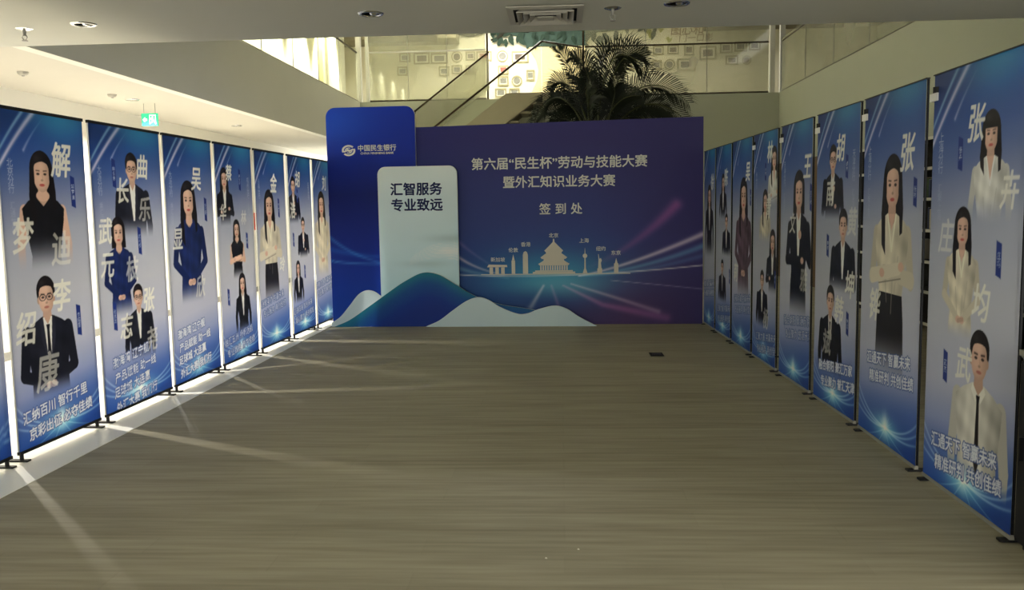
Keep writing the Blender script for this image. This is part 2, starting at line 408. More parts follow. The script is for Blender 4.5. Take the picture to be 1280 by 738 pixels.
        for s_ in (-1, 1): put(cap((s_*el_[0], el_[1]), (s_*(el_[0]-.02), 3.6), r1, .12), np.array(armc))
    # head
    if fem: put(el(0, .44, .46, .47), hcol)
    else:
        put(el(0, .4, .4, .42), hcol)
        for s_ in (-1, 1): put(el(s_*.33, .62, .06, .1), np.array(SKIN)*.86)
    put(el(0, .59, .33, .415), SKIN)
    fm = np.clip(el(0, .59, .33, .415), 0, 1)
    put(fm*np.clip((U-.02)/.3, 0, 1)*.55, np.array(SKIN)*.74); put(fm*np.clip((V-.84)/.16, 0, 1)*.4, np.array(SKIN)*.72)
    put(fm*np.exp(-((U+.1)/.14)**2-((V-.66)/.12)**2)*.4, (238, 206, 190)); put(fm*np.exp(-((U+.03)/.15)**2-((V-.36)/.1)**2)*.35, (236, 206, 190))
    if fem:
        lim = .24+.75*U**2+ .1*np.abs(U-.05) if hair != 'bangs' else np.full(U.shape, .42)
        put(np.minimum(el(0, .42, .44, .44), (lim-V)/px+.5), hcol)
        if hair in ('long', 'bangs'):
            hl = 1.9 if hair == 'long' else 1.55
            put(po([(-.3, .25), (-.29, .7), (-.34, 1.1), (-.3, hl), (-.5, hl-.2), (-.54, 1.1), (-.46, .4)]), hcol)
            put(po([(.3, .25), (.3, .7), (.36, 1.05), (.4, 1.5), (.52, 1.45), (.54, 1.0), (.46, .4)]), hcol)
        else:
            for s_ in (-1, 1): put(po([(s_*.28, .25), (s_*.29, .75), (s_*.3, 1.1), (s_*.48, 1.05), (s_*.46, .4)]), hcol)
    else:
        lim = .3-.05*np.cos(U*6)
        put(np.minimum(el(0, .38, .405, .4), (lim-V)/px+.5), hcol)
        for s_ in (-1, 1): put(po([(s_*.28, .25), (s_*.38, .3), (s_*.36, .56), (s_*.31, .52)]), hcol)
    for s_ in (-1, 1):
        put(cap((s_*.08, .478), (s_*.21, .468), .016 if fem else .024)*.75, (78, 60, 56))
        put(el(s_*.14, .555, .06, .03), (48, 36, 38))
        if glasses:
            r = np.hypot((U-s_*.15)/.13, (V-.56)/.085); put((.16-np.abs(r-1))*.1/px+.3, (50, 48, 54))
    put(el(.01, .71, .055, .03)*.7, np.array(SKIN)*.76); put(cap((.03, .58), (.04, .69), .014)*.5, np.array(SKIN)*.82)
    put(el(0, .83, .105, .034), (186, 84, 84) if fem else (176, 110, 102))
    hl_ = np.exp(-((U+.16)/.16)**2-((V-.16)/.1)**2)*.22*np.clip((img.mean(-1) < 45)*1.0, 0, 1); put(hl_, (120, 112, 116))
    cv.img[sl] = base*(1-f[..., None])+img*f[..., None]

def banner_background(cv, pale=0.0, sidelight=1):
    u = cv.X/cv.w; v = 1-cv.Z/cv.h
    t = v+.05*(u-.5)
    cv.img = cv.ramp(t, [(0, (30, 66, 132)), (.07, (36, 74, 152)), (.15, (66, 94, 160)), (.25, (122, 134, 176)), (.36, (166, 172, 194)), (.55, (186, 189, 204)),
                         (.72, (184, 188, 212)), (.82, (146, 158, 204)), (.9, (78, 108, 182)), (.97, (42, 84, 170)), (1, (30, 68, 152))])
    cv.glow(np.exp(-((u-.72)/.35)**2-((v-.0)/.07)**2)*.5, (40, 160, 170))
    cv.over(np.exp(-((u-.1)/.3)**2-((v-.03)/.06)**2)*.4, (16, 34, 86))
    W, H = cv.w, cv.h
    def P(a, b): return (a*W, (1-b)*H)
    ribbon(cv, bez(P(-.06, .2), P(.14, .09), P(.46, -.02)), .016, .028, (222, 205, 230), .85, .6)
    ribbon(cv, bez(P(-.06, .16), P(.1, .07), P(.34, -.02)), .012, .02, (160, 200, 240), .6, .5)
    ribbon(cv, bez(P(.27, .115), P(.36, .065), P(.52, .01)), .016, .006, (190, 170, 215), .6, .0)
    cx, cz = .5, .955
    cv.glow(np.exp(-((u-cx)/.2)**2-((v-cz)/.035)**2)*.85, (120, 220, 240))
    cv.glow(np.exp(-((u-cx)/.05)**2-((v-.945)/.03)**2)*.8, (220, 250, 250))
    for k, (a, b, c, d) in enumerate([(-.05, .84, .12, .95), (-.05, .88, .15, .965), (-.05, .92, .2, .975), (1.05, .87, .86, .955), (1.05, .905, .82, .97), (1.05, .94, .8, .975)]):
        ribbon(cv, bez(P(a, b), P(c, d), P(cx, cz-.004)), .012, .008, (170, 210, 245), .35, .8)
    for k in range(15):
        an = math.pi*(.06+.88*k/14); rl = (.08+.07*((k*7) % 5)/5)
        ribbon(cv, [P(cx, cz), (P(cx, cz)[0]+rl*1.2*math.cos(an), P(cx, cz)[1]+rl*math.sin(an))], .008, .003, (190, 235, 245), .6, .0)
    for k, (a, b) in enumerate([(.2, 1.0), (.38, 1.01), (.62, 1.01), (.85, 1.0)]):
        ribbon(cv, bez(P(cx, cz), P((cx+a)/2, .985), P(a, b)), .006, .006, (160, 215, 245), .6, .2)

def grid_mesh(name, cv, mt, parent, y=0.0, ztop=None, zbot=None):
    """front-facing print; optional curved top and bottom outlines (functions of x)"""
    nx, nz = cv.nx, cv.nz; co = np.zeros((nz+1, nx+1, 3)); co[..., 0] = cv.X; co[..., 1] = y; co[..., 2] = cv.Z
    n = (nx+1)*(nz+1); idx = np.arange(n).reshape(nz+1, nx+1)
    q = np.stack([idx[:-1, :-1], idx[:-1, 1:], idx[1:, 1:], idx[1:, :-1]], -1).reshape(-1, 4)
    me = bpy.data.meshes.new(name); me.vertices.add(n); me.vertices.foreach_set('co', co.ravel())
    k = len(q); me.loops.add(4*k); me.loops.foreach_set('vertex_index', q.ravel().astype(np.int32))
    me.polygons.add(k); me.polygons.foreach_set('loop_start', np.arange(0, 4*k, 4, dtype=np.int32))
    me.update(calc_edges=True)
    c = np.clip(cv.img/255, 0, 1); c = np.where(c <= .04045, c/12.92, ((c+.055)/1.055)**2.4)
    rgba = np.ones((n, 4), np.float32); rgba[:, :3] = c.reshape(-1, 3)
    at = me.color_attributes.new('print', 'FLOAT_COLOR', 'POINT'); at.data.foreach_set('color', rgba.ravel())
    me.materials.append(MATS[mt]); me.validate(); me.update()
    o = bpy.data.objects.new(name, me); COL.objects.link(o); o.parent = parent
    return o
# ------------------------------------------------------------------ structure
HC, NC, MZ, YB, XL, XR, RF = 2.83, 2.74, 3.76, 18.5, -4.2, 4.5, 6.0
sbox('floor', (-3.0, -3, -.1), (XR+.2, YB+.2, 0), 'floor', 'grey brown wood-look vinyl plank floor')
sbox('floor', (-5.95, -3, -.1), (-3.0, YB+.2, .004), 'tile_white', 'bright white tiled corridor floor behind left banners')
sbox('wall_left', (-5.95, -3, .004), (-5.75, 21.2, HC), 'paint_white', 'white corridor wall behind the left banners')
struct(MB().box((-5.75, -3, .004), (-5.735, YB, .09)).build('baseboard_left', 'grey_metal'), 'grey baseboard strip of the corridor wall')
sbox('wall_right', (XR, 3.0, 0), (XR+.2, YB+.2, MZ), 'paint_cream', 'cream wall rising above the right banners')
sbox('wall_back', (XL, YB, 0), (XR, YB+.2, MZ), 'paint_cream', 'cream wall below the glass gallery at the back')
sbox('wall_fascia_left', (XL-.12, 6.36, HC), (XL, YB+.2, MZ), 'paint', 'grey fascia wall above the corridor opening')
sbox('ceiling', (-5.95, -3, NC), (XR, 6.36, NC+.3), 'ceiling', 'low dim ceiling slab in the foreground')
sbox('ceiling', (-5.95, 6.36, HC), (XL-.12, 21.2, HC+.2), 'ceiling_white', 'brightly lit corridor ceiling')
sbox('floor_mezzanine_left', (-5.25, 3, MZ-.1), (XL-.12, 24, MZ), 'grey_metal')
sbox('floor_mezzanine_back', (XL-.12, YB+.2, MZ-.1), (XR+.2, 24, MZ), 'grey_metal')
sbox('floor_mezzanine_right', (XR+.2, 3, MZ-.1), (7.5, 24, MZ), 'grey_metal')
sbox('wall_upper_back', (-7, 21, MZ), (7.7, 21.2, RF), 'gallery_paint', 'cream upper gallery wall hung with framed photographs')
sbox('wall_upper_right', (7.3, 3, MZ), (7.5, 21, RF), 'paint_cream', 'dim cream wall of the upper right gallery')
sbox('ceiling_upper', (-7, 3, RF), (7.7, 21.2, RF+.1), 'ceiling', 'upper gallery ceiling')
sbox('wall_upper_front', (-7, 3.0, NC+.3), (7.7, 3.1, RF), 'paint', 'upper wall above the foreground slab')
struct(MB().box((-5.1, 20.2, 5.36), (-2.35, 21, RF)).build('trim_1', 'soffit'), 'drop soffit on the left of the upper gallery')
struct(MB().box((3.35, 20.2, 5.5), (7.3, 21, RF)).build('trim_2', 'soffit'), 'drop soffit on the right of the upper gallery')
struct(MB().box((-4.4, 20.15, 5.28), (-2.75, 20.2, 5.42)).build('trim_3', 'rail_brown'), 'dark band under the left soffit')
struct(MB().box((3.4, 20.15, 5.46), (5.0, 20.2, 5.52)).build('trim_4', 'rail_brown'), 'dark band under the right soffit')
# upper left wall: tall pale panels and sheer curtains
sbox('wall_light_blocker', (-5.75, 3.8, .004), (-3.37, 3.9, NC), 'paint_white', 'added unseen wall blocking corridor light beyond the left edge')  # unseen wall, added to keep corridor light off the near left floor
wl = sbox('wall_upper_left', (-5.25, 3, MZ), (-5.1, 21, RF), 'panel_white', 'pale panelled wall of the bright upper left gallery')
y = 6.6; k = 0
while y < 18.0:
    wd = 1.7
    MB().box((-5.1, y+.012, MZ+.02), (-5.06, y+wd-.012, RF-.02)).build('panel', 'panel_white', wl); y += wd
for j, (ya, yb) in enumerate([(18.55, 19.1), (19.2, 19.65), (19.75, 20.12)]):
    cu = MB(); n = 36; vs = []
    for i in range(n+1):
        yy = ya+(yb-ya)*i/n; xx = -4.93+.05*math.sin(i*1.55)+.03*math.sin(i*.6+j)
        vs += [(xx, yy, MZ+.03), (xx, yy, RF-.05)]
    cu.add(vs, [(2*i, 2*i+2, 2*i+3, 2*i+1) for i in range(n)])
    o = cu.build('sheer_curtain', 'curtain', None, True)
    tag(o, ['first sheer curtain in the upper left gallery, next to the pale panels', 'middle sheer curtain in the upper left gallery', 'sheer curtain nearest the corner of the upper left gallery'][j], 'curtain', 'upper gallery sheer curtains')

# ------------------------------------------------------------------ corridor lamp fixtures (lit) and foreground ceiling fixtures
for i, y in enumerate((6.8, 10.1, 13.4)):
    t = thing('corridor_downlight_fixture', ['lit round downlight in corridor ceiling nearest the foreground slab', 'lit round downlight in corridor ceiling by the hanging exit sign', 'lit round downlight in the corridor ceiling farthest back'][i], 'downlight', (-4.98, y, HC), 0, 'corridor downlights')
    MB().lathe([(.05, -.002), (.075, -.012), (.082, -.006), (.082, 0)]).build('ring', 'chrome', t, True)
    MB().lathe([(.0, .0005), (.05, .0005)]).build('lens', 'lamp_on', t)
for i, (x, y) in enumerate([(-4.97, 8.0), (-4.98, 9.64)]):
    t = thing('smoke_detector', ['small white detector on corridor ceiling nearer the camera', 'small white detector on corridor ceiling before the exit sign'][i], 'detector', (x, y, HC), 0, 'corridor ceiling detectors')
    MB().lathe([(0, -.035), (.03, -.035), (.045, -.02), (.05, 0)]).build('housing', 'vent_paint', t, True)
    MB().lathe([(0, -.042), (.012, -.042), (.014, -.035)]).build('sensor', 'grey_metal', t, True)
for i, (x, y) in enumerate([(-3.10, 5.69), (-1.19, 5.63), (.73, 5.60)]):
    t = thing('recessed_downlight', ['unlit recessed downlight in the low ceiling above the left banners', 'unlit recessed downlight in the low ceiling left of the air vent', 'unlit recessed downlight in the low ceiling right of the air vent'][i], 'downlight', (x, y, NC), 0, 'foreground ceiling downlights')
    MB().lathe([(.058, -.001), (.062, -.008), (.078, -.007), (.082, 0)], n=32).build('trim_ring', 'chrome', t, True)
    MB().lathe([(.058, -.002), (.05, .0), (.0, .0)], n=32).build('reflector', 'dark_inside', t, True)
    MB().lathe([(0, -.012), (.02, -.010), (.026, -.001)], c=(.018, 0, 0), n=16).build('bulb', 'chrome', t, True)
for i, (x, y) in enumerate([(-3.56, 5.78), (.34, 5.68)]):
    t = thing('fire_sprinkler', ['pendent fire sprinkler on the low ceiling at the far left', 'pendent fire sprinkler on low ceiling right of the air vent'][i], 'sprinkler', (x, y, NC), 0, 'foreground ceiling sprinklers')
    MB().lathe([(.0, -.012), (.02, -.012), (.05, -.004), (.055, 0)]).build('escutcheon', 'chrome', t, True)
    MB().lathe([(.0, -.045), (.009, -.045), (.011, -.012)], n=12).build('body', 'grey_metal', t, True)
    fr = MB()
    for s_ in (-1, 1): fr.tube([(s_*.009, 0, -.04), (s_*.018, 0, -.055), (s_*.004, 0, -.075)], .003, 6)
    fr.build('frame_arms', 'grey_metal', t)
    MB().lathe([(0, -.078), (.019, -.08), (.019, -.076), (0, -.074)], n=16).build('deflector', 'grey_metal', t)
t = thing('ceiling_air_vent', 'square louvred air vent in the low ceiling', 'vent', (-.085, 5.775, NC))
def ring_sq(o, i, z0, z1):
    b = MB()
    vs = []
    for r, z in ((o, z0), (i, z1)):
        vs += [(-r, -r*1.08, z), (r, -r*1.08, z), (r, r*1.08, z), (-r, r*1.08, z)]
    vs += [(x, y_, z+.006) for x, y_, z in vs]
    fs = [(k, (k+1) % 4, 4+(k+1) % 4, 4+k) for k in range(4)]+[(8+k, 12+k, 12+(k+1) % 4, 8+(k+1) % 4) for k in range(4)]
    fs += [(k, 8+k, 8+(k+1) % 4, (k+1) % 4) for k in range(4)]+[(4+k, 4+(k+1) % 4, 12+(k+1) % 4, 12+k) for k in range(4)]
    return b.add(vs, fs)
MB().box((-.215, -.23, -.004), (.215, .23, -.001)).build('throat', 'dark_inside', t)
ring_sq(.24, .2, -.014, -.02).build('outer_frame', 'vent_paint', t)
for q in (.18, .14, .1): ring_sq(q, q-.03, -.034, -.008).build('louvre', 'vent_paint', t)
MB().box((-.05, -.054, -.036), (.05, .054, -.03)).build('centre_plate', 'vent_paint', t)

t = thing('exit_sign', 'small green lit exit sign hanging from corridor ceiling', 'sign', (-4.97, 10.5, HC))
MB().box((-.1, -.012, -.27), (.1, .012, -.12)).build('sign_case', 'exit_green', t)
a = MB()
a.prism_xz([(-.085, -.195), (-.055, -.165), (-.055, -.183), (-.03, -.183), (-.03, -.207), (-.055, -.207), (-.055, -.225)], -.0145, -.0125)
a.build('arrow_print', 'exit_white', t)
a = MB()
a.box((.0, -.0145, -.25), (.008, -.0125, -.14)); a.box((.07, -.0145, -.25), (.078, -.0125, -.14)); a.box((0, -.0145, -.148), (.078, -.0125, -.14))
a.prism_xz([(.03, -.165), (.045, -.165), (.052, -.2), (.062, -.225), (.054, -.232), (.042, -.208), (.03, -.235), (.016, -.238), (.03, -.21), (.026, -.19), (.014, -.2), (.01, -.192), (.022, -.175)], -.0145, -.0125)
a.prism_xz([(.04+.009*math.cos(k*math.pi/4), -.156+.009*math.sin(k*math.pi/4)) for k in range(8)], -.0145, -.0125)
a.build('running_figure_print', 'exit_white', t)
for x in (-.07, .07): MB().tube([(x, 0, -.12), (x, 0, 0)], .003, 6).build('hanging_rod', 'grey_metal', t)
t = thing('fire_alarm_box', 'small red fire box on the white corridor wall', 'alarm box', (-5.75, 16.3, 1.28))
MB().box((0, -.16, -.12), (.06, .16, .2)).build('case', 'red_box', t); MB().box((.06, -.12, -.08), (.066, .12, .15)).build('cover', 'frame_mat', t)

# ------------------------------------------------------------------ glass balustrades of the upper gallery
RZ = 4.79
def balustrade(label, pts, seams_, top, gmat='glass_clear', rail='rail_brown', railr=.018):
    """glass panels between successive points of a plan line; a dark bottom channel and a handrail"""
    t = thing('glass_balustrade', label, 'balustrade', (pts[0][0], pts[0][1], MZ), 0, 'upper gallery glass balustrades')
    ox, oy = pts[0]
    for (x0, y0), (x1, y1), n in zip(pts[:-1], pts[1:], seams_):
        d = Vector((x1-x0, y1-y0, 0)); Ln = d.length; d.normalize(); nn = Vector((-d.y, d.x, 0))*.006
        for i in range(n):
            a_ = Vector((x0-ox, y0-oy, 0))+d*(Ln*i/n+.006); b_ = Vector((x0-ox, y0-oy, 0))+d*(Ln*(i+1)/n-.006)
            vs = [a_-nn, b_-nn, b_+nn, a_+nn]; vs = [(q.x, q.y, .0) for q in vs]+[(q.x, q.y, top-MZ) for q in vs]
            MB().add(vs, [(0, 1, 5, 4), (1, 2, 6, 5), (2, 3, 7, 6), (3, 0, 4, 7), (3, 2, 1, 0), (4, 5, 6, 7)]).build('glass_panel', gmat, t)
            if i: 
                c = (a_-d*.006)
                MB().box((c.x-.006, c.y-.006, 0), (c.x+.006, c.y+.006, top-MZ)).build('joint_strip', 'grey_metal', t)
        A = Vector((x0-ox, y0-oy, 0)); B = Vector((x1-ox, y1-oy, 0))
        MB().tube([A+Vector((0, 0, .02)), B+Vector((0, 0, .02))], .022, 4).build('bottom_channel', 'rail_brown', t)
        if rail: MB().tube([A+Vector((0, 0, RZ-MZ)), B+Vector((0, 0, RZ-MZ))], railr, 8).build('handrail', rail, t)
    return t
balustrade('glass balustrade along the bright upper left gallery', [(XL-.05, 6.6), (XL-.05, YB+.02)], [8], 4.86, 'glass_clear', 'rail_brown', .02)
balustrade('tall glass screen behind the stair, left of gallery opening', [(XL+.2, YB+.08), (-1.53, YB+.08)], [3], 5.9, 'glass_dim', 'steel')
balustrade('tall glass screen right of the palm before the photo wall', [(.53, YB+.08), (4.29, YB+.08)], [3], 5.9, 'glass_dim')
balustrade('glass balustrade above the cream right wall', [(XR+.05, YB), (XR+.05, 6.6)], [7], 4.86, 'glass_dim', 'rail_brown', .015)
for i, (x, y, w_, mt) in enumerate([(XL-.02, YB+.08, .05, 'shelf_white'), (XL+.16, YB+.08, .03, 'shelf_white'), (-1.5, YB+.08, .02, 'rail_brown'), (.5, YB+.08, .02, 'rail_brown'), (4.36, YB+.08, .05, 'shelf_white'), (4.62, YB+.3, .05, 'shelf_white')]):
    o = MB().box((-w_, -w_, 0), (w_, w_, 2.2)).build('gallery_post', mt); o.location = (x, y, MZ)
    tag(o, ['thick pale post at the left corner of the upper gallery', 'thinner pale post just right of left gallery corner', 'dark upright at the left side of the stair opening', 'dark upright behind the palm crown', 'pale post at right corner of upper gallery, left one', 'pale post at right corner of upper gallery, right one'][i], 'post', 'upper gallery posts')

# ------------------------------------------------------------------ staircase rising to the gallery
st = thing('staircase', 'straight stair with glass sides rising to the gallery behind the backdrop', 'staircase', (-4.1, 17.6, 0))
sl = 0.745; x_top, z_top = -.34-(-4.1), 4.75      # local x of rail end, rail height there
def rail_z(x): return z_top+(x-x_top)*sl
xb = x_top-4.55/sl*.74
def band(o0, o1, xa, xb_, y0, y1): return MB().prism_xz([(xa, rail_z(xa)+o0), (xb_, rail_z(xb_)+o0), (xb_, rail_z(xb_)+o1), (xa, rail_z(xa)+o1)][::-1], y0, y1)
xs0 = .1
xk = x_top+(4.22-z_top)/sl
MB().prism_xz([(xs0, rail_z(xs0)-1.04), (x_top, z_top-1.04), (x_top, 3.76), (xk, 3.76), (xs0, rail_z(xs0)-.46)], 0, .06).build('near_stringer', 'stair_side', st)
band(-1.06, -1.0, xs0, x_top, .06, .84).build('soffit', 'stair_shaded', st)
MB().prism_xz([(xs0, rail_z(xs0)-.45), (xk, 3.77), (x_top-.02, 3.77), (x_top-.02, z_top-.04), (xs0, rail_z(xs0)-.03)], .02, .035).build('near_glass', 'glass_clear', st)
MB().tube([(xs0, .03, rail_z(xs0)), (x_top, .03, z_top)], .022, 8).build('near_handrail', 'rail_brown', st)
band(.05, .76, xs0, x_top-1.12, .85, .862).build('reflected_rail_glass', 'glass_dim', st)  # made-up pane below the reflected rail
MB().tube([(xs0, .85, rail_z(xs0)+.8), (x_top-1.12, .85, rail_z(x_top-1.12)+.8)], .02, 8).build('reflected_handrail', 'rail_brown', st)  # solid rail added in place of the near handrail's reflection in the glass
nst = 16
for i in range(nst):
    x1 = x_top-.24*i; z1 = 3.76-.17*(i+1)*1.05
    if x1 < .3: break
    MB().box((x1-.26, .06, z1-.04), (x1, .84, z1)).build('tread', 'stair_side', st)
MB().box((x_top, 0, 3.5), (x_top+.8, .88, 3.76)).build('landing', 'stair_side', st)
MB().add([(x_top, .02, 3.77), (x_top+.8, .86, 3.77), (x_top+.8, .86, 4.73), (x_top, .02, 4.73), (x_top+.01, .01, 3.77), (x_top+.81, .85, 3.77), (x_top+.81, .85, 4.73), (x_top+.01, .01, 4.73)],
         [(3, 2, 1, 0), (4, 5, 6, 7), (0, 1, 5, 4), (1, 2, 6, 5), (2, 3, 7, 6), (3, 0, 4, 7)]).build('landing_glass', 'glass_clear', st)
MB().tube([(x_top, .03, z_top), (x_top+.8, .86, z_top+.01)], .02, 8).build('landing_handrail', 'rail_brown', st)
MB().box((0.0, .0, .0), (.12, .84, rail_z(.1)-.5)).build('lower_support', 'stair_shaded', st)

# ------------------------------------------------------------------ tree relief on the gallery wall
WY = 20.97
tr = thing('tree_wall_relief', 'tan and green tree relief with dark branches on the gallery wall', 'wall decoration', (0, WY, MZ))
def ext(pts, name, mt, par, y0=-.02, y1=.02): return MB().prism_xz([(x, z-MZ) for x, z in pts], y0, y1).build(name, mt, par)
trunk = [(-.9, 3.8), (-.68, 4.15), (-.53, 4.45), (-.49, 4.7), (-.54, 4.95), (-.66, 5.15), (-.75, 5.32), (.72, 5.32), (.62, 5.16), (.61, 5.0), (.68, 4.8), (.8, 4.6), (.92, 4.3), (1.1, 3.8)]
ext(trunk, 'trunk', 'tan', tr)
crown = [(-.76, 5.2), (-.7, 5.24), (.7, 5.24), (.64, 5.3), (.72, 5.42), (.9, 5.54), (1.3, 5.56), (1.9, 5.62), (2.3, 5.7), (2.3, 5.98), (-2.2, 5.98), (-1.9, 5.66), (-1.3, 5.58), (-.98, 5.5), (-.8, 5.36)]
ext(crown, 'crown', 'teal_green', tr, -.035, .015)
for j, P_ in enumerate([[(-2.65, 5.52), (-2.4, 5.6), (-2.1, 5.56), (-1.85, 5.6), (-1.6, 5.7)], [(-1.6, 5.42), (-1.45, 5.45), (-1.3, 5.58), (-1.05, 5.66), (-.7, 5.62)]]):
    MB().tube([(x, -.04, z-MZ) for x, z in P_], [.02, .04, .05, .055, .06], 8).build('branch', 'branch', tr)
lm = None
rnd = random.Random(3)
for j in range(44):
    lx = rnd.choice([rnd.uniform(-1.6, -.8), rnd.uniform(-.7, .6), rnd.uniform(.75, 2.3)]); lz = 5.5+rnd.uniform(-.1, .14)+(.06 if abs(lx) > 1.4 else 0)
    if -.7 < lx < .7: lz = rnd.uniform(5.34, 5.66)
    if lm is None:
        o = MB().prism_xz([(0, 0), (.045, -.03), (.06, -.09), (.03, -.17), (0, -.22), (-.035, -.16), (-.055, -.08), (-.04, -.025)], -.012, .0).build('leaf', 'leaf_green', tr); lm = o
    else: o = lm.copy(); COL.objects.link(o)
    o.location = (lx, -.05-.004*(j % 4), lz-MZ); o.rotation_euler = (0, rnd.uniform(-1.0, 1.0), 0); s_ = rnd.uniform(.7, 1.15); o.scale = (s_, 1, s_)
for j, (x, z, s_) in enumerate([(2.13, 5.47, 1.0), (2.36, 5.56, .6), (2.55, 5.32, .6)]):
    o = MB().prism_xz([(0, .13), (.04, .03), (.13, .1), (.12, 0), (.03, -.1), (-.03, -.1), (-.06, .0), (-.12, .06), (-.06, .12)], -.012, 0).build('leaf_decal', 'leaf_yellow'); o.location = (x, WY+.025, z); o.scale = (s_, 1, s_)
    tag(o, ['largest yellow-green leaf decal on the gallery wall', 'small yellow-green leaf decal nearest the brushed lettering', 'lowest small leaf decal above the photo frames'][j], 'decal', 'leaf decals')
lt = thing('brushed_wall_lettering', 'brown brush-style lettering on the gallery wall', 'lettering', (3.1, 20.995, 5.45))
text('characters', '图心和', -.12, .1, .26, 'brown_text', lt, y=-.004, bold=.012, shear=.1)
text('characters', '门一口影', .08, -.09, .2, 'brown_text', lt, y=-.004, bold=.012, shear=.1)

# ------------------------------------------------------------------ framed photographs on the gallery wall
FR = [  # centre x,z (m on the wall), width, height, shape, photo material
 (506,72,14,11,'r','photo_grey','leftmost'),(527,73,20,14,'r','photo_dark','wide, second from left'),(549,73,21,13,'r','photo_grey','large grey, third from left'),(571,71,14,14,'o','photo_dark','round'),
 (588,70,12,11,'r','photo_dark','small, right of the round one'),(605,70,19,12,'r','photo_red','reddish'),(503,89,13,11,'r','photo_grey','x'),(555,89,13,12,'r','photo_grey','x'),(571,87,13,11,'r','photo_grey','x'),(588,87,12,11,'r','photo_grey','x'),
 (628,70,14,14,'o','photo_grey','x'),(650,71,21,14,'r','photo_dark','x'),(629,87,13,11,'r','photo_red','x'),(629,101,13,12,'r','photo_grey','x'),(646,101,13,13,'o','photo_grey','x'),(663,94,10,13,'r','photo_grey','x'),(626,116,14,11,'r','photo_grey','x'),(643,116,13,11,'r','photo_grey','x'),
 (748,66,12,11,'r','photo_grey','x'),(773,65,14,12,'r','photo_grey','x'),(798,80,19,14,'r','photo_grey','x'),(775,85,12,14,'r','photo_grey','x'),(805,64,11,11,'r','photo_grey','x'),
 (823,63,13,11,'r','photo_grey','x'),(841.5,62,14,11,'r','photo_dark','x'),(861.5,62,12,14,'r','photo_dark','x'),(885,66,20,16,'r','photo_dark','x'),(908,59.5,15,13,'r','photo_dark','x'),(926,58,15,12,'r','photo_dark','x'),(943.5,57,14,11,'r','photo_dark','x'),
 (821,81,12,11,'r','photo_grey','x'),(837,80.5,13,13,'o','photo_grey','x'),(858,80.5,22,14,'r','photo_grey','x'),(915,75,15,11,'r','photo_dark','x'),(933.6,75,11,11,'o','photo_dark','x')]
FL = ['small frame at the far left of the photo wall top row','wide dark photo frame, second in the photo wall top row','large grey photo frame, third in the photo wall top row','round photo frame left of the stair opening','small frame just right of the left round frame','frame with a reddish photo beside the stair opening upright',
 'faint frame at the far left of second row on photo wall','faint small frame below the large grey photo','faint small frame below the left round frame','faint small frame below the small top row frame','round frame directly right of the stair opening upright','wide frame with dark photo left of the tree trunk','small frame with red photo below the bright round frame',
 'small grey frame in the third row beside the stair handrail','faint round frame in the third row left of trunk','narrow upright frame closest to the left of tree trunk','lowest row frame nearest the stair opening upright','lowest row frame left of the tree trunk foot','frame just right of tree trunk above the palm','frame behind the tallest palm frond','wide pale frame under the arching palm frond tip',
 'upright frame half hidden behind palm frond leaflets','small frame by the drooping palm frond tip','frame under the large leaf decal','frame under the brushed lettering, left one','upright frame under the brushed lettering','large wide frame right of the brushed lettering','dark frame under the right soffit, left of three','dark frame under the right soffit, middle of three','dark frame nearest right gallery corner post',
 'second row small frame below the leaf decals','round frame in the second row right of palm','wide pale frame in second row below brushed lettering','faint dark frame in second row under the right soffit','faint round frame in second row near right corner']
def wall_pt(px, py, Y=20.97):
    d = _f+_r*((px-640)/F)-_u*((py-369)/F); q = Y/d.y
    return d.x*q, CH+d.z*q
for (px, py, w_, h_, shp, ph, _x), lab in zip(FR, FL):
    x, z = wall_pt(px, py); s_ = 20.97/F; W2, H2 = w_*s_/2, h_*s_/2
    t = thing('picture_frame', lab, 'picture frame', (x, 21.0, z), 0, 'framed photographs on the gallery wall')
    if shp == 'r':
        b = MB()
        for (a0, a1, c0, c1) in ((-W2, W2, H2-.035, H2), (-W2, W2, -H2, -H2+.035), (-W2, -W2+.035, -H2+.035, H2-.035), (W2-.035, W2, -H2+.035, H2-.035)): b.box((a0, -.03, c0), (a1, 0, c1))
        b.build('frame', 'frame_wood', t)
        MB().box((-W2+.035, -.012, -H2+.035), (W2-.035, -.002, H2-.035)).build('mount', 'frame_mat', t)
        MB().box((-W2*.58, -.014, -H2*.5), (W2*.58, -.012, H2*.5)).build('photo', ph, t)
    else:
        def disc(r0, r1, y0, y1, name, mt):
            b = MB(); n = 28; vs = []
            for r, yy in ((r0, y0), (r1, y0), (r1, y1), (r0, y1)): vs += [(r*math.cos(6.2832*k/n), yy, r*math.sin(6.2832*k/n)) for k in range(n)]
            b.add(vs, [(j*n+k, j*n+(k+1) % n, ((j+1) % 4)*n+(k+1) % n, ((j+1) % 4)*n+k) for j in range(4) for k in range(n)]); b.build(name, mt, t)
        disc(W2-.03, W2, -.03, 0, 'frame', 'frame_wood'); disc(.002, W2-.03, -.012, -.002, 'mount', 'frame_mat'); disc(.001, W2*.62, -.014, -.012, 'photo', ph)

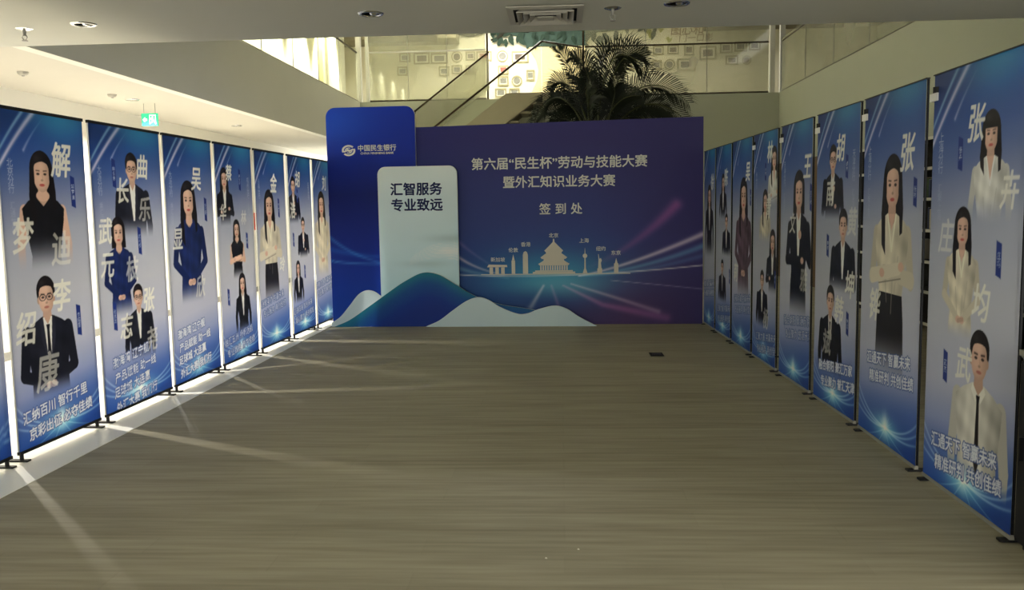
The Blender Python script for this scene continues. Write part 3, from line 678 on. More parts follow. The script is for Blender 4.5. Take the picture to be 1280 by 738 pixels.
# ------------------------------------------------------------------ right side: bookcase and wood panelling behind the banners
bk = thing('bookcase', 'tall dark bookcase with white shelf edges behind right banners', 'bookcase', (4.2, 6.2, 0))
MB().box((.26, 0, 0), (.29, 7.6, 2.22)).build('back_panel', 'dark_inside', bk)
for i in range(7): MB().box((0, i*1.26, 0), (.26, i*1.26+.03, 2.22)).build('upright', 'dark_inside', bk)
for i, z in enumerate((.08, .45, .8, 1.16, 1.52, 1.87, 2.21)): 
    s_ = MB().box((.0, .0, z-.02), (.26, 7.59, z+.01)).build('shelf', 'dark_inside', bk); MB().box((-.012, 0, z-.022), (0, 7.59, z+.012)).build('shelf_edge', 'shelf_white', s_)
rnd = random.Random(11); nb = 0
BL = {'book_red': 'red', 'book_cream': 'cream', 'book_blue': 'blue', 'book_green': 'green'}
for y0, z, sh_ in ((10.25, 1.17, 'fourth'), (10.6, .81, 'third'), (10.35, 1.53, 'fifth')):
    for q in range(3):
        mt = ['book_red', 'book_cream', 'book_blue', 'book_green'][(nb+q) % 4]; h_ = .2+.05*rnd.random()
        b = thing('book', f'{BL[mt]} book on the {sh_} shelf up of the dark bookcase', 'book', (4.3, y0+.055*q, z+.003), 0, 'books in the dark bookcase')
        MB().box((-.07, -.022, 0), (.09, .022, h_)).build('cover', mt, b); MB().box((-.066, -.018, h_), (.09, .018, h_+.002)).build('pages', 'frame_mat', b)
    nb += 1
wp = sbox('trim_5', (XR-.03, 14.0, 0), (XR, YB, 2.3), 'walnut', 'brown wood panelling at the far end of the right wall')
cb = thing('black_cabinet', 'black low cabinet beyond the nearest right banner', 'cabinet', (1.945, 3.34, 0))
MB().box((0, 0, .03), (.42, .42, .84)).build('carcass', 'black', cb); MB().box((-.012, -.01, .84), (.43, .43, .865)).build('top_board', 'grey_metal', cb); MB().box((.02, .02, 0), (.4, .4, .03)).build('plinth', 'black', cb)
d_ = MB().box((-.012, .01, .05), (0, .41, .82)).build('door', 'black', cb); MB().box((-.03, .36, .4), (-.012, .375, .5)).build('handle', 'black_metal', d_)

# ------------------------------------------------------------------ floor details
fb = thing('floor_socket_box', 'small dark floor socket plate set in the plank floor', 'floor box', (.945, 8.76, 0))
MB().box((-.065, -.1, 0), (.065, .1, .006)).build('plate', 'dark_inside', fb); MB().box((-.045, -.08, .006), (.045, .05, .010)).build('lid', 'black', fb)
for i, (x, y) in enumerate([(.06, 3.71), (-.08, 3.61)]):
    o = MB().prism_xz([(-.004, 0), (.005, 0), (.003, .003), (-.003, .004)], -.004, .005).build('paper_scrap', 'frame_mat'); o.location = (x, y, 0)
    tag(o, ['tiny white paper scrap on floor, right one of two', 'tiny white paper scrap on floor, left one of two'][i], 'litter', 'floor scraps')

# ------------------------------------------------------------------ palm behind the backdrop
pl = thing('potted_palm', 'tall dark potted palm standing behind the blue backdrop', 'palm', (.62, 14.6, 0))
MB().lathe([(0, 0), (.26, 0), (.34, .5), (.36, .52), (.33, .52), (.32, .46), (0, .46)]).build('pot', 'pot', pl, True)
MB().lathe([(0, .465), (.325, .465)]).build('soil', 'soil', pl)
rnd = random.Random(5)
def frond(p0, p1, p2, ln, nl=40, wd=.026, roll=1.0):
    """arching rachis with two combs of thin leaflets"""
    f0 = [Vector(p0), Vector(p1), Vector(p2)]
    def B(t): return f0[0]*(1-t)**2+f0[1]*2*t*(1-t)+f0[2]*t*t
    path = [B(i/12) for i in range(13)]
    b = MB(); b.tube(path, [.016*(1-i/13)+.003 for i in range(13)], 5, 1)
    for i in range(nl):
        t = .2+.8*i/(nl-1); p = B(t); d = (B(min(1, t+.02))-B(max(0, t-.02))).normalized()
        side = d.cross(Vector((0, 0, 1)))
        side = side.normalized() if side.length > .05 else Vector((1, 0, 0))
        up = side.cross(d).normalized(); L = ln*(math.sin(math.pi*(.2+.74*(t-.2)/.8))**.6)*(.85+.3*rnd.random())
        c, s_n = math.cos(roll), math.sin(roll); e1 = side*c+up*s_n; e2 = up*c-side*s_n
        for s_ in (-1, 1):
            o = e1*s_*.8+e2*(.25+.2*rnd.random())+d*(.5+.5*t); o.normalize()
            tip = p+o*L+Vector((0, 0, -.2*L)); mid = p+o*L*.55+Vector((0, 0, .01)); wv = d*wd*.5
            b.add([p-wv*.5, p+wv*.5, mid+wv, tip, mid-wv], [(0, 1, 2, 4), (4, 2, 3)])
    return b.build('frond', ['frond', 'frond_stem'], pl)
stems = []
for k in range(7):
    a_ = k*.9; x, y = .13*math.cos(a_), .13*math.sin(a_); tx, ty = x*2.2, y*2.2; h_ = 1.9+.35*((k*5) % 7)/7
    MB().tube([(x, y, .46), ((x+tx)/2, (y+ty)/2, h_*.6), (tx, ty, h_)], [.035, .03, .025], 8).build('stem', 'frond_stem', pl, True); stems.append((tx, ty, h_))
def U(px, py, dy=0.0):  # palm-local point from photograph measurements at the palm's depth
    x, z = wall_pt(px, py, 14.6+dy); return (x-.62, dy, z)
spec = [((748,165),(752,20),(812,92),.55,0),((750,160),(770,45),(806,70),.5,.1),((755,165),(800,70),(860,128),.5,.1),((760,170),(810,95),(866,160),.42,-.2),((742,165),(722,90),(697,62),.42,.15),
        ((738,165),(712,80),(690,112),.42,0),((735,170),(700,85),(668,150),.4,-.15),((730,175),(690,110),(664,165),.4,.2),((745,160),(738,70),(716,72),.4,-.2),((748,160),(748,70),(762,64),.45,.2),
        ((752,165),(775,90),(780,88),.42,.25),((756,170),(800,110),(836,142),.45,.25),((745,170),(735,95),(726,98),.42,.3),((750,175),(765,115),(800,120),.4,-.3),((740,175),(715,115),(690,125),.4,.3),
        ((748,175),(742,100),(745,92),.42,.3),((752,175),(790,125),(820,160),.4,.1),((738,178),(705,130),(690,160),.36,-.1),((746,175),(728,110),(735,112),.4,-.35),((752,178),(772,115),(768,110),.42,-.3),((744,178),(720,128),(715,135),.4,.1),((754,178),(782,128),(786,132),.4,.4),
        ((746,172),(760,104),(752,104),.42,.45),((742,176),(728,120),(742,118),.42,-.5)]
for k, (a_, b_, c_, ln, dy) in enumerate(spec): frond(U(*a_, dy*.3), U(*b_, dy*.7), U(*c_, dy), ln*(1.0 if k < 2 else .92), roll=(1.15, 1.35, .9, 1.25, .7)[k % 5])

# ------------------------------------------------------------------ backdrop
BD = thing('sign_in_backdrop', 'wide purple and blue sign-in backdrop with white title and wave cutouts', 'backdrop', (-2.98, 11.2, 0), math.atan2(-.17, 4.74))
def interp(pts, x, smooth=True):
    xs = [p[0] for p in pts]; zs = [p[1] for p in pts]
    n = len(xs); m_ = np.zeros(n)
    for i in range(n):
        if i == 0: m_[i] = (zs[1]-zs[0])/(xs[1]-xs[0])
        elif i == n-1: m_[i] = (zs[-1]-zs[-2])/(xs[-1]-xs[-2])
        else: m_[i] = (zs[i+1]-zs[i-1])/(xs[i+1]-xs[i-1])
    x = np.asarray(x, float); i = np.clip(np.searchsorted(xs, x)-1, 0, n-2); xs = np.array(xs); zs = np.array(zs)
    h = xs[i+1]-xs[i]; t = (x-xs[i])/h
    return (2*t**3-3*t**2+1)*zs[i]+(t**3-2*t**2+t)*h*m_[i]+(-2*t**3+3*t**2)*zs[i+1]+(t**3-t**2)*h*m_[i+1]
def round_top(x, x0, x1, z, r):
    x = np.asarray(x, float); d = np.minimum(x-x0, x1-x); q = np.clip(r-d, 0, r)
    return z-r+np.sqrt(np.maximum(0, r*r-q*q))
def board(name, x0, x1, top, nx, nz, paint, y0, y1, zb=lambda x: 0*x, xs=None, edge='board_edge'):
    """solid display board: printed front grid following the outline, plus plain back and edges"""
    xs = np.linspace(x0, x1, nx+1) if xs is None else np.unique(np.round(xs, 4))
    nx = len(xs)-1
    cv = Canvas(x1-x0, 1.0, nx, nz); X = np.broadcast_to(xs, (nz+1, nx+1)); tp = top(xs); bt = zb(xs)
    T = np.linspace(0, 1, nz+1)[:, None]; Z = bt+(tp-bt)*T
    cv.X = X.copy(); cv.Z = Z; cv.img = np.zeros(X.shape+(3,)); paint(cv)
    o = grid_mesh(name, cv, 'board_print', BD, y0)
    b = MB(); P_ = [(xs[i], bt[i]) for i in range(nx+1)]+[(xs[i], tp[i]) for i in range(nx, -1, -1)]
    n = len(P_); vs = [(x, y0+.0005, z) for x, z in P_]+[(x, y1, z) for x, z in P_]
    fs = [((i+1) % n, i, n+i, n+(i+1) % n) for i in range(n)]+[(n+i, n+2*nx+1-i, n+2*nx-i, n+i+1) for i in range(nx)]
    b.add(vs, fs); b.build('board_core', edge, o)
    return o
def mixc(cv, t, stops): return cv.ramp(t, stops)
def paint_main(cv):
    x, z = cv.X, cv.Z; xx = x/4.75; zz = z/2.55
    top = cv.ramp(xx, [(0, (26, 34, 112)), (.4, (46, 44, 112)), (.75, (52, 46, 112)), (1, (48, 42, 104))])
    mid = cv.ramp(xx, [(0, (26, 60, 140)), (.45, (40, 62, 134)), (.7, (44, 64, 138)), (.9, (56, 52, 122)), (1, (52, 46, 112))])
    bot = cv.ramp(xx, [(0, (20, 60, 150)), (.45, (30, 74, 140)), (.62, (64, 58, 120)), (.8, (76, 50, 104)), (1, (54, 44, 100))])
    a = np.clip((zz-.42)/.5, 0, 1)[..., None]; b = np.clip((.42-zz)/.32, 0, 1)[..., None]
    cv.img = mid*(1-a)*(1-b)+top*a+bot*b
    cv.glow(np.exp(-((x-2.9)/.85)**2-((z-.66)/.30)**2)*.75, (10, 150, 170))
    cv.glow(np.exp(-((x-2.9)/.6)**2-((z-.48)/.16)**2)*.6, (90, 190, 200))
    cv.over(np.exp(-((x-2.5)/.8)**2-((z-.3)/.18)**2)*.5, (16, 60, 130))
    ribbon(cv, bez((1.5, 1.02), (1.75, .74), (2.25, .64)), .035, .012, (225, 190, 190), .8, .5)
    ribbon(cv, bez((1.5, 1.25), (1.75, .95), (2.2, .7)), .05, .01, (150, 90, 140), .45, .2)
    ribbon(cv, bez((1.5, .66), (2.9, .56), (4.75, .74)), .012, .012, (230, 226, 215), .8, .75)
    ribbon(cv, bez((1.5, .8), (1.8, .66), (2.3, .6)), .05, .02, (150, 190, 200), .5, .2)
    ribbon(cv, bez((3.2, .62), (3.8, .72), (4.75, 1.13)), .012, .05, (225, 205, 215), .8, .75)
    ribbon(cv, bez((3.2, .62), (3.9, .66), (4.75, .98)), .01, .06, (70, 150, 190), .6, .6)
    ribbon(cv, bez((3.2, .62), (3.9, .62), (4.75, .86)), .01, .05, (60, 120, 160), .5, .4)
    ribbon(cv, bez((3.3, .72), (3.9, .95), (4.42, 1.5)), .03, .10, (180, 70, 120), .05, .6)
    ribbon(cv, [(2.75, .5), (2.6, .25), (2.5, .1)], .02, .07, (210, 190, 190), .7, .25)
    ribbon(cv, [(2.85, .5), (2.95, .2), (3.0, .05)], .02, .05, (150, 80, 120), .5, .3)
    ribbon(cv, [(3.0, .5), (3.5, .25), (4.3, .08)], .015, .08, (190, 90, 140), .6, .35)
    ribbon(cv, [(3.1, .52), (3.6, .36), (4.2, .16)], .015, .045, (225, 190, 205), .6, .35)
    ribbon(cv, [(3.6, .56), (4.2, .5), (4.75, .44)], .008, .012, (200, 190, 215), .5, .3)
board('main_panel', 0.0, 4.75, lambda x: 2.52+0*x+.012*x, 360, 190, paint_main, 0, .06)
def paint_blue(cv):
    x, z = cv.X, cv.Z
    cv.img = cv.ramp(z, [(0, (6, 72, 180)), (.5, (6, 58, 172)), (1.1, (2, 36, 142)), (1.7, (0, 24, 112)), (2.2, (4, 40, 156)), (2.8, (10, 48, 172))])
    cv.glow(np.exp(-((x-.1)/.5)**2-((z-2.6)/.3)**2)*.35, (30, 80, 190))
    ribbon(cv, bez((0, 1.15), (.4, .8), (1.1, .75)), .03, .02, (70, 140, 220), .55, .3)
    ribbon(cv, bez((0, .85), (.4, .78), (1.1, .82)), .02, .02, (90, 160, 230), .55, .35)
    ribbon(cv, bez((0, 1.0), (.5, .86), (1.1, .9)), .05, .02, (30, 100, 200), .4, .3)
board('blue_panel', 0.0, 1.15, lambda x: round_top(x, 0, 1.15, 2.80, .12), 70, 120, paint_blue, -.05, -.002,
      xs=np.unique(np.concatenate([.12*(1-np.cos(np.linspace(0, math.pi/2, 9))), np.linspace(.12, 1.03, 44), 1.15-.12*(1-np.cos(np.linspace(0, math.pi/2, 9)))])))
def paint_white(cv):
    x, z = cv.X, cv.Z
    cv.img = cv.ramp(z, [(.3, (202, 238, 246)), (1.0, (216, 242, 250)), (2.05, (228, 238, 240))])
    for k in range(7):
        ribbon(cv, bez((1.05, .86-.012*k), (1.35, 1.12-.03*k), (1.7, 1.05-.035*k)), .008, .008, (236, 242, 242), .2, .7)
    cv.over(np.exp(-((x-1.62)/.3)**2-((z-1.12)/.05)**2)*.35, (150, 176, 176)); cv.over(np.exp(-((x-1.25)/.3)**2-((z-.8)/.04)**2)*.25, (150, 176, 176))
    cv.glow(np.exp(-((x-1.6)/.22)**2-((z-.96)/.06)**2)*.7, (240, 246, 246))
board('white_panel', .66, 1.68, lambda x: round_top(x, .66, 1.68, 2.04, .1), 70, 120, paint_white, -.10, -.052,
      xs=np.unique(np.concatenate([.66+.1*(1-np.cos(np.linspace(0, math.pi/2, 9))), np.linspace(.76, 1.58, 44), 1.68-.1*(1-np.cos(np.linspace(0, math.pi/2, 9)))])))
HL = [(0, .05), (.12, .13), (.25, .28), (.37, .42), (.48, .47), (.6, .44), (.75, .3), (.9, .12)]
def paint_hill(cv): cv.img = cv.ramp(cv.Z, [(0, (205, 226, 234)), (.5, (216, 234, 240))])
board('small_white_wave', 0, .9, lambda x: interp(HL, x), 40, 10, paint_hill, -.12, -.102)
BW = [(.05, .004), (.25, .09), (.52, .27), (.78, .45), (.98, .58), (1.22, .69), (1.42, .665), (1.62, .55), (1.9, .38), (2.2, .28), (2.5, .23), (2.8, .17), (3.1, .1), (3.34, .004)]
def paint_bwave(cv):
    tpz = interp(BW, np.clip(cv.X, .05, 3.34)); q = np.clip((tpz-cv.Z)/.45, 0, 1)
    cv.img = cv.ramp(q, [(0, (30, 126, 146)), (.3, (18, 84, 150)), (.7, (10, 54, 146)), (1, (12, 48, 140))])
    cv.over(np.clip((.5-cv.X)/.5, 0, 1)*.7, (20, 120, 160)); cv.over(np.clip((cv.X-1.6)/.6, 0, 1)*.5, (10, 60, 150))
board('blue_wave', .05, 3.34, lambda x: np.maximum(.003, interp(BW, x)), 150, 24, paint_bwave, -.15, -.122)
WH = [(1.25, .004), (1.42, .08), (1.6, .21), (1.78, .33), (1.93, .375), (2.06, .34), (2.2, .25), (2.43, .16), (2.55, .165), (2.7, .22), (2.9, .262), (3.05, .22), (3.2, .12), (3.42, .004)]
board('white_wave', 1.25, 3.42, lambda x: np.maximum(.003, interp(WH, x)), 100, 10, paint_hill, -.18, -.152)
for x in (.6, 2.4, 4.2):
    b = MB(); b.tube([(x, .09, .02), (x, .09, 2.4)], .02, 8); b.tube([(x, .09, 2.0), (x, .75, .03)], .015, 8); b.box((x-.03, .06, 0), (x+.03, .8, .02))
    b.build('rear_strut', 'grey_metal', BD)
text('title_line', '第六届“民生杯”劳动与技能大赛', 2.96, 2.055, .160, 'white_text', BD, bold=.02, space=1.0)
text('title_line', '暨外汇知识业务大赛', 2.96, 1.82, .158, 'white_text', BD, bold=.02)
text('sign_in_lettering', '签 到 处', 2.98, 1.475, .150, 'white_text', BD, bold=.018, space=1.05)
text('slogan_lettering', '汇智服务', 1.155, 1.755, .168, 'navy_text', BD, y=-.103, bold=.028)
text('slogan_lettering', '专业致远', 1.16, 1.555, .168, 'navy_text', BD, y=-.103, bold=.028)
text('bank_name_lettering', '中国民生银行', .655, 2.285, .084, 'white_text', BD, y=-.053, bold=.018)
text('bank_name_english', 'CHINA MINSHENG BANK', .655, 2.218, .038, 'white_text', BD, y=-.053, bold=.018, shear=.2)
# emblem: two interlocking hooked bands that read as an S inside an oval
def arc_band(cx, cz, rx, rz, a0, a1, w_, n=18, sc=1.0):
    o = []; i_ = []
    for k in range(n+1):
        t = math.radians(a0+(a1-a0)*k/n); o.append((cx+rx*math.cos(t), cz+rz*math.sin(t))); i_.append((cx+(rx-w_*1.15)*math.cos(t), cz+(rz-w_)*math.sin(t)))
    return o, i_
eb = MB()
def band_mesh(o, i_):
    n = len(o); eb.add([(x, -.053, z) for x, z in o]+[(x, -.053, z) for x, z in i_], [(k, k+1, n+k+1, n+k) for k in range(n-1)])
ex, ez = .285, 2.258
for s_ in (0, 180):
    o, i_ = arc_band(ex, ez, .088, .070, s_+42, s_+200, .022); band_mesh(o, i_)
    o, i_ = arc_band(ex, ez, .050, .038, s_+60, s_+175, .012); band_mesh(o, i_)
    c, sn = math.cos(math.radians(s_)), math.sin(math.radians(s_))
    q = [(-.079, -.012), (-.05, -.022), (.052, -.030+.024), (.04, .014)]
    eb.add([(ex+(x*c-z*sn), -.0532, ez+(x*sn+z*c)) for x, z in [(-.085, -.014), (-.055, -.024), (.022, .006), (-.004, .018)]], [(0, 1, 2, 3)])
eb.add([(ex+x, -.0534, ez+z) for x, z in [(-.03, .018), (-.012, .024), (.03, -.018), (.012, -.024)]], [(0, 1, 2, 3)])
eb.build('bank_emblem', 'white_text', BD)
# skyline print
SB = .655
S = MB()
def flat(pts): S.add([(x, -.003, z) for x, z in pts], [tuple(range(len(pts)))])
def rect(x0, z0, x1, z1): flat([(x0, z0), (x1, z0), (x1, z1), (x0, z1)])
BX = 2.885
def tri_roof(cx, z0, z1, w0, w1, lip=.02): flat([(cx-w0, z0), (cx-w0+.02, z0-lip), (cx+w0-.02, z0-lip), (cx+w0, z0), (cx+w1, z1), (cx-w1, z1)])
rect(BX-.27, SB, BX+.27, SB+.022); rect(BX-.24, SB+.024, BX+.24, SB+.04)
for k in range(12): rect(BX-.175+k*.03, SB+.042, BX-.175+k*.03+.02, SB+.10)
tri_roof(BX, SB+.122, SB+.165, .2, .13); rect(BX-.13, SB+.165, BX+.13, SB+.19); tri_roof(BX, SB+.205, SB+.25, .17, .11); rect(BX-.1, SB+.25, BX+.1, SB+.275)
flat([(BX-.12, SB+.29), (BX-.1, SB+.272), (BX+.1, SB+.272), (BX+.12, SB+.29), (BX+.045, SB+.365), (BX+.012, SB+.40), (BX+.008, SB+.44), (BX-.008, SB+.44), (BX-.012, SB+.40), (BX-.045, SB+.365)])
for k in (0, 1, 2): rect(2.06+.075*k, SB, 2.105+.075*k, SB+.085)
flat([(2.03, SB+.087), (2.29, SB+.087), (2.285, SB+.115), (2.05, SB+.122)])
rect(2.345, SB, 2.39, SB+.17); flat([(2.35, SB+.172), (2.385, SB+.172), (2.368, SB+.25)])
flat([(2.49, SB), (2.555, SB), (2.555, SB+.24), (2.545, SB+.275), (2.523, SB+.29), (2.5, SB+.275), (2.49, SB+.24)])
flat([(3.25, SB), (3.31, SB), (3.285, SB+.08), (3.275, SB+.08)]); flat([(3.27, SB+.06), (3.29, SB+.06), (3.287, SB+.2), (3.273, SB+.2)])
flat([(3.28+.03*math.cos(k*.7854), SB+.22+.03*math.sin(k*.7854)) for k in range(8)]); flat([(3.274, SB+.24), (3.286, SB+.24), (3.28, SB+.33)])
rect(3.435, SB, 3.495, SB+.06); flat([(3.445, SB+.06), (3.487, SB+.06), (3.48, SB+.13), (3.492, SB+.16), (3.48, SB+.19), (3.462, SB+.18), (3.452, SB+.24), (3.446, SB+.24), (3.45, SB+.16)])
rect(3.645, SB, 3.7, SB+.12); flat([(3.655, SB+.12), (3.69, SB+.12), (3.672, SB+.19)])
rect(1.95, SB-.012, 3.85, SB-.002)
S.build('skyline_print', 'skyline', BD)
for s_, x, z in (('新加坡', 2.17, .84), ('伦敦', 2.37, .96), ('香港', 2.53, 1.03), ('北京', 2.885, 1.14), ('上海', 3.27, 1.07), ('纽约', 3.48, .965), ('东京', 3.67, .91)):
    text('city_name_lettering', s_, x, z, .062, 'white_text', BD, y=-.0035, bold=.012)

# ------------------------------------------------------------------ display banners
HB = 2.15
def banner(label, A, B, people, chars, tags, slogan, lines, vtitle, vside=0, width=.88, res=(110, 264), clip=False, toprail=True):
    A = Vector((A[0], A[1], 0)); B = Vector((B[0], B[1], 0)); d = (B-A).normalized()
    width = (B-A).length
    t = thing('display_banner', label, 'banner', A, math.atan2(d.y, d.x), 'tall portrait banners lining the hall')
    W = width; O = .065 if toprail else .035; Hp = HB-.01-O
    cv = Canvas(W, Hp, *res); banner_background(cv)
    for P_ in people:
        x, z, hh, kw = P_; person(cv, x, z-O, hh, **kw)
    for k, (ch, x, z, *sz) in enumerate(chars):
        q = sz[0] if sz else .2
        ink(cv, ch, x, z-O, q, (232, 231, 222), (.95, .85, .6)[k % 3], .02, .0, .18, sx=.9)
    for (x, z, s_) in tags:
        z -= O; hh = .03+.024*len(s_)
        cv.over(np.minimum(.024-np.abs(cv.X-x), hh-np.abs(cv.Z-z+ (cv.X-x)*.3))/cv.px+.5, (30, 52, 128))
        ink(cv, '\n'.join(s_), x, z, .036, (225, 230, 240), .95, .0, line=.98)
    if lines:
        x, z = slogan; z -= O; n = len(lines)
        for k, q in enumerate(lines):
            zz = z+(n-1)/2*.11-k*.11; xx = x-.05*((n-1)/2-k) if n == 2 else x+(.03 if k % 2 else -.03)
            ink(cv, q, xx, zz, .084, (58, 82, 150), .9, .09, .1, .1); ink(cv, q, xx, zz, .084, (226, 230, 240), 1.0, .012, .1, .1)
    if vtitle: ink(cv, '\n'.join(vtitle[:4]), W-.1 if vside else .1, 1.74-O, .058, (176, 186, 216), .9, .01, line=.9); ink(cv, '\n'.join(vtitle[5:]), W-.1 if vside else .1, 1.49-O, .05, (170, 178, 206), .6, .0, line=.95)
    g = grid_mesh('printed_sheet', cv, 'banner_print', t); g.location = (0, 0, O)
    # frame: poles, rails and feet
    MB().box((-.006, -.006, HB-(.016 if toprail else .010)), (W+.006, .016, HB+(.004 if toprail else -.004))).build('top_rail', 'black', t)
    MB().box((-.004, -.004, O-.015), (W+.004, .016, O+.004)).build('bottom_rail', 'black' if toprail else 'grey_metal', t)
    for x in (.012, W-.012): MB().tube([(x, .014, O-.01), (x, .014, HB-.01)], .007, 8).build('pole', 'black_metal' if not toprail else 'steel', t)
    for x in (.03, W-.03):
        MB().box((x-.02, -.035, 0.004), (x+.02, .26, .014)).build('foot', 'black', t)
        MB().tube([(x, .012, .01), (x, .012, O-.01)], .012, 8).build('foot_socket', 'black', t)
    if clip:
        c = MB().box((-.035, -.01, HB-.14), (.05, .02, HB-.10)).build('joining_clip', 'white_vinyl', t); MB().lathe([(0, .0), (.02, .0), (.02, .03), (0, .03)], c=(.03, 0, HB-.10), n=16).build('clip_knob', 'black', c)
    return t
def W(top, pose='clasp', hair='long', **k): return dict(kind='w', top=top, pose=pose, hair=hair, **k)
def Mn(top='suit', pose='down', **k): return dict(kind='m', top=top, pose=pose, hair='short', **k)
HI = (190, 454)
banner('blue banner cut by the left picture edge, only its corner showing', (-3.327, 4.06), (-3.30, 4.93), [], [], [], None, None, None, res=(40, 100))
banner('banner of a woman in a black dress above a man in glasses, left row', (-3.296, 5.003), (-3.266, 5.885),
  [(.40, 1.90, .252, W('dress', 'down', fade=(2.0, 3.0))), (.36, 1.112, .235, Mn('suit', 'clasp', glasses=True, tie=(24, 24, 34), fade=(2.7, 3.3)))],
  [('解', .616, 1.86, .24), ('梦', .179, 1.377, .23), ('迪', .551, 1.286, .24), ('李', .53, .978, .22), ('绍', .145, .808, .22), ('康', .327, .509, .26)],
  [(.727, 1.654, '解梦迪'), (.699, .791, '李绍康')], (.42, .235), ['汇纳百川 智行千里', '京彩出征 必夺佳绩'], '北京分行 汇通世界', res=HI)
banner('banner of two suited men and a woman in a blue dress, left row', (-3.264, 5.964), (-3.23, 6.95),
  [(.54, 1.956, .217, Mn('suit', 'down', glasses=True, fade=(2.1, 3.0))), (.30, 1.475, .2, W('navy', 'clasp', 'bob', fade=(2.9, 3.7))), (.53, .963, .178, Mn('suit', 'down', glasses=True, fade=(2.6, 3.3)))],
  [('曲', .70, 1.861), ('长', .40, 1.673), ('乐', .70, 1.536), ('武', .13, 1.38), ('元', .13, 1.133), ('枝', .47, 1.086), ('张', .69, .829), ('志', .34, .667), ('尧', .70, .517)],
  [(.29, 1.797, '曲长乐'), (.60, 1.293, '武元枝'), (.19, .756, '张志尧')], (.41, .275), ['渤海湾 辽宁舰', '产品赋能 助一线', '足球城 大连赢', '外汇大赛 我们行'], '大连分行 乘汇远航', res=(150, 358))
banner('banner of one long-haired woman in a navy jacket, left row', (-3.228, 7.017), (-3.198, 7.914),
  [(.40, 1.77, .295, W('navy', 'clasp', fade=(2.9, 3.6)))], [('吴', .57, 1.795, .22), ('显', .168, 1.283, .2), ('欣', .56, .85, .2)],
  [(.736, 1.528, '吴显欣')], (.37, .335), ['渤海湾 辽宁舰', '产品赋能 助一线', '足球城 大连赢', '外汇大赛 我们行'], '大连分行 乘汇远航', res=(150, 358))
banner('banner of three women in black, left row', (-3.195, 7.993), (-3.165, 8.857),
  [(.19, 1.918, .185, W('wsuit', 'crossed', fade=(2.2, 3.0))), (.43, 1.425, .172, W('dress', 'crossed', fade=(2.6, 3.4))), (.51, .892, .178, W('wsuit', 'down', fade=(2.6, 3.4)))],
  [('蔡', .31, 1.878, .16), ('华', .138, 1.501, .16), ('林', .62, 1.445, .15)], [(.56, 1.817, '蔡文华'), (.68, 1.212, '林晓'), (.17, .687, '陈琳')],
  (.40, .235), ['融汇五洲 扬帆远航', '专业致胜 勇夺佳绩'], '福州分行 汇聚力量', 1)
banner('banner of one woman in a cream blouse, middle of left row', (-3.162, 8.955), (-3.132, 9.833),
  [(.37, 1.729, .301, W('blouse', 'crossed', fade=(3.1, 4.1), skirt=(30, 28, 34)))], [('金', .53, 1.81, .22), ('玲', .70, .911, .18)], [(.66, 1.539, '金美玲')],
  (.39, .5), ['汇聚英才 共赢未来', '专业服务 再创佳绩'], '长春分行 汇赢天下')
banner('banner of two suited men above a woman in black, left row', (-3.128, 9.953), (-3.1, 10.769),
  [(.16, 1.9, .185, Mn('suit', 'raise', fade=(2.3, 3.0))), (.46, 1.423, .165, Mn('suit', 'raise', glasses=True, fade=(2.3, 3.0))), (.23, .912, .16, W('wsuit', 'down', 'bob', fade=(2.4, 3.2)))],
  [('胡', .33, 1.877), ('浩', .12, 1.511)], [(.30, 1.679, '胡浩'), (.11, 1.167, '王强'), (.47, .767, '刘敏')], (.38, .30), ['汇通四海 智创未来', '凝心聚力 再创辉煌'], '石家庄分行 汇智', 1)
banner('banner of one woman in a pale blouse beside the backdrop, left row', (-3.098, 10.849), (-3.068, 11.73),
  [(.32, 1.741, .297, W('blouse', 'clasp', fade=(3.0, 3.8)))], [('刘', .47, 1.857, .2)], [(.66, 1.5, '刘洋')], (.36, .53), ['汇聚力量 共赢未来', '专业服务 再创佳绩'], None)

SH = ['汇通天下 智赢未来', '精准研判 共创佳绩']
banner('nearest right banner, two women in white above a man in shirt and black tie', (1.94, 4.72), (1.94, 3.796),
  [(.62, 1.899, .185, W('white', 'down', 'bangs', fade=(2.0, 2.8))), (.37, 1.462, .185, W('blouse', 'clasp', fade=(2.9, 3.5))), (.585, .891, .235, Mn('shirt', 'down', tie=(30, 26, 30), fade=(2.7, 3.2)))],
  [('张', .475, 1.857, .19), ('卉', .80, 1.541, .18), ('庄', .19, 1.321, .18), ('均', .58, 1.024, .19), ('武', .43, .709, .18)],
  [(.32, 1.723, '张卉'), (.73, 1.233, '庄均'), (.23, .663, '武杰')], (.46, .235), SH, '上海分行 汇聚上海', res=HI, clip=True, toprail=False)
banner('right banner of one long-haired woman in cream with folded arms', (1.94, 5.753), (1.94, 4.823),
  [(.49, 1.765, .309, W('blouse', 'crossed', fade=(3.3, 4.3), skirt=(34, 32, 38)))], [('张', .70, 1.771, .23), ('铧', .25, .865, .21)], [(.82, 1.547, '张铧')], (.50, .50), SH, '上海分行 汇聚上海', res=HI, clip=True, toprail=False)
banner('right banner of three men in dark suits', (1.916, 6.703), (1.94, 5.845),
  [(.35, 1.901, .185, Mn('suit', 'raise', glasses=True, fade=(2.2, 2.9))), (.58, 1.451, .205, Mn('suit', 'clasp', fade=(2.2, 2.9))), (.35, .904, .2, Mn('suit', 'down', tie=(36, 34, 44), fade=(2.7, 3.2)))],
  [('胡', .50, 1.874), ('南', .31, 1.567), ('黄', .75, 1.369), ('坤', .73, .944), ('韩', .53, .752), ('斌', .29, .488)],
  [(.63, 1.74, '胡南'), (.27, 1.188, '黄坤'), (.70, .673, '韩斌')], (.49, .275), ['融合朝阳 聚汇万家', '专业聚力 誉汇天津'], '天津分行 汇通津门', 1, res=(150, 358), clip=True, toprail=False)
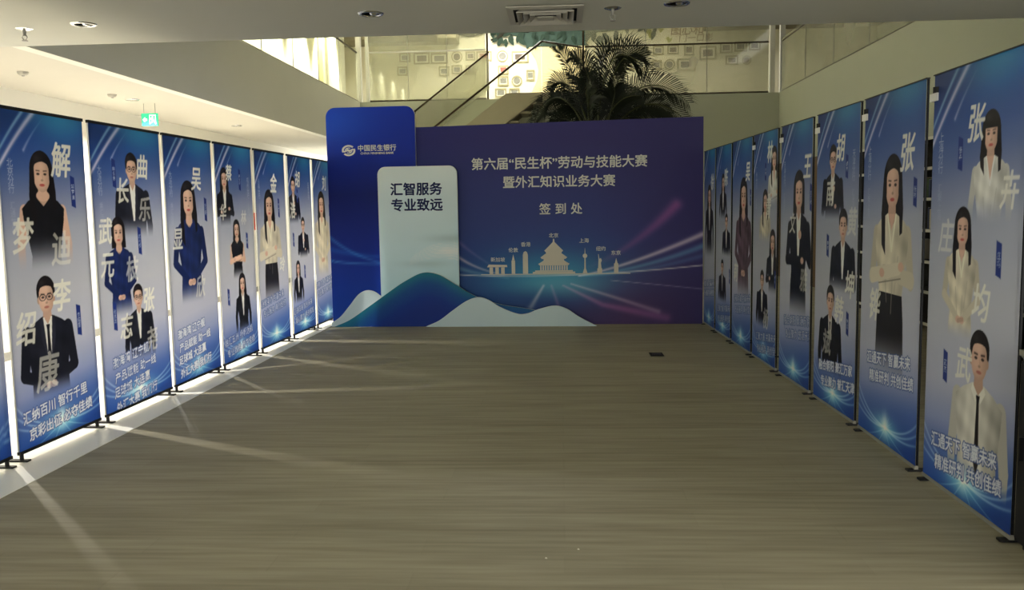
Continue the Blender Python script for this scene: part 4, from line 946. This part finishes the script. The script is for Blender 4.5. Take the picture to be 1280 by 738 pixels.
banner('right banner of one woman in a black suit with raised hand', (1.884, 7.638), (1.912, 6.817),
  [(.50, 1.751, .305, W('wsuit', 'raise', 'bob', fade=(3.0, 3.9)))], [('王', .70, 1.78, .21), ('文', .34, 1.334, .18), ('雅', .65, .89, .2)], [(.80, 1.538, '王文雅')],
  (.5, .49), ['融合朝阳 聚汇万家', '专业聚力 誉汇天津'], '天津分行 汇通津门', res=(120, 288), clip=True, toprail=False)
banner('right banner of three women above a man in a dark suit', (1.853, 8.564), (1.88, 7.761),
  [(.70, 1.995, .19, W('white', 'crossed', fade=(2.1, 2.8))), (.42, 1.622, .185, W('blouse', 'clasp', fade=(2.0, 2.7))), (.68, 1.263, .195, W('wsuit', 'crossed', fade=(2.2, 3.0))), (.34, .878, .165, Mn('suit', 'down', fade=(2.5, 3.3)))],
  [('林', .56, 1.957), ('青', .53, 1.458), ('杨', .48, .443)], [(.42, 1.785, '林青'), (.77, .824, '杨帆')], (.5, .215), ['汇聚力量 共赢未来', '专业服务 再创佳绩'], '广州分行 汇赢', clip=True, toprail=False)
banner('right banner of one woman in a maroon coat', (1.823, 9.443), (1.85, 8.641),
  [(.48, 1.754, .325, W('coat', 'clasp', fade=(2.9, 3.8)))], [('吴', .64, 1.811, .2), ('莉', .17, .782, .2)], [(.76, 1.558, '吴莉')], (.47, .48), ['汇聚力量 共赢未来', '专业服务 再创佳绩'], None, clip=False, toprail=False)
banner('right banner of three small portraits in black, second from the backdrop', (1.794, 10.27), (1.822, 9.53),
  [(.36, 1.832, .17, W('wsuit', 'down', fade=(2.2, 3.0))), (.53, 1.394, .16, Mn('suit', 'down', fade=(2.3, 3.0))), (.34, .876, .15, Mn('suit', 'down', fade=(2.5, 3.3)))],
  [('陈', .50, 1.791)], [(.70, .713, '陈明')], (.46, .28), ['汇聚力量 共赢未来', '专业服务 再创佳绩'], None, toprail=False)
banner('right banner of one woman in a dark jacket, closest to the backdrop', (1.772, 10.98), (1.79, 10.33),
  [(.33, 1.727, .23, W('wsuit', 'down', fade=(2.8, 3.8)))], [('徐', .5, 1.761)], [], (.33, .49), ['汇聚力量 共赢未来', '专业服务 再创佳绩'], None, toprail=False)

bpy.data.objects.remove(TO)
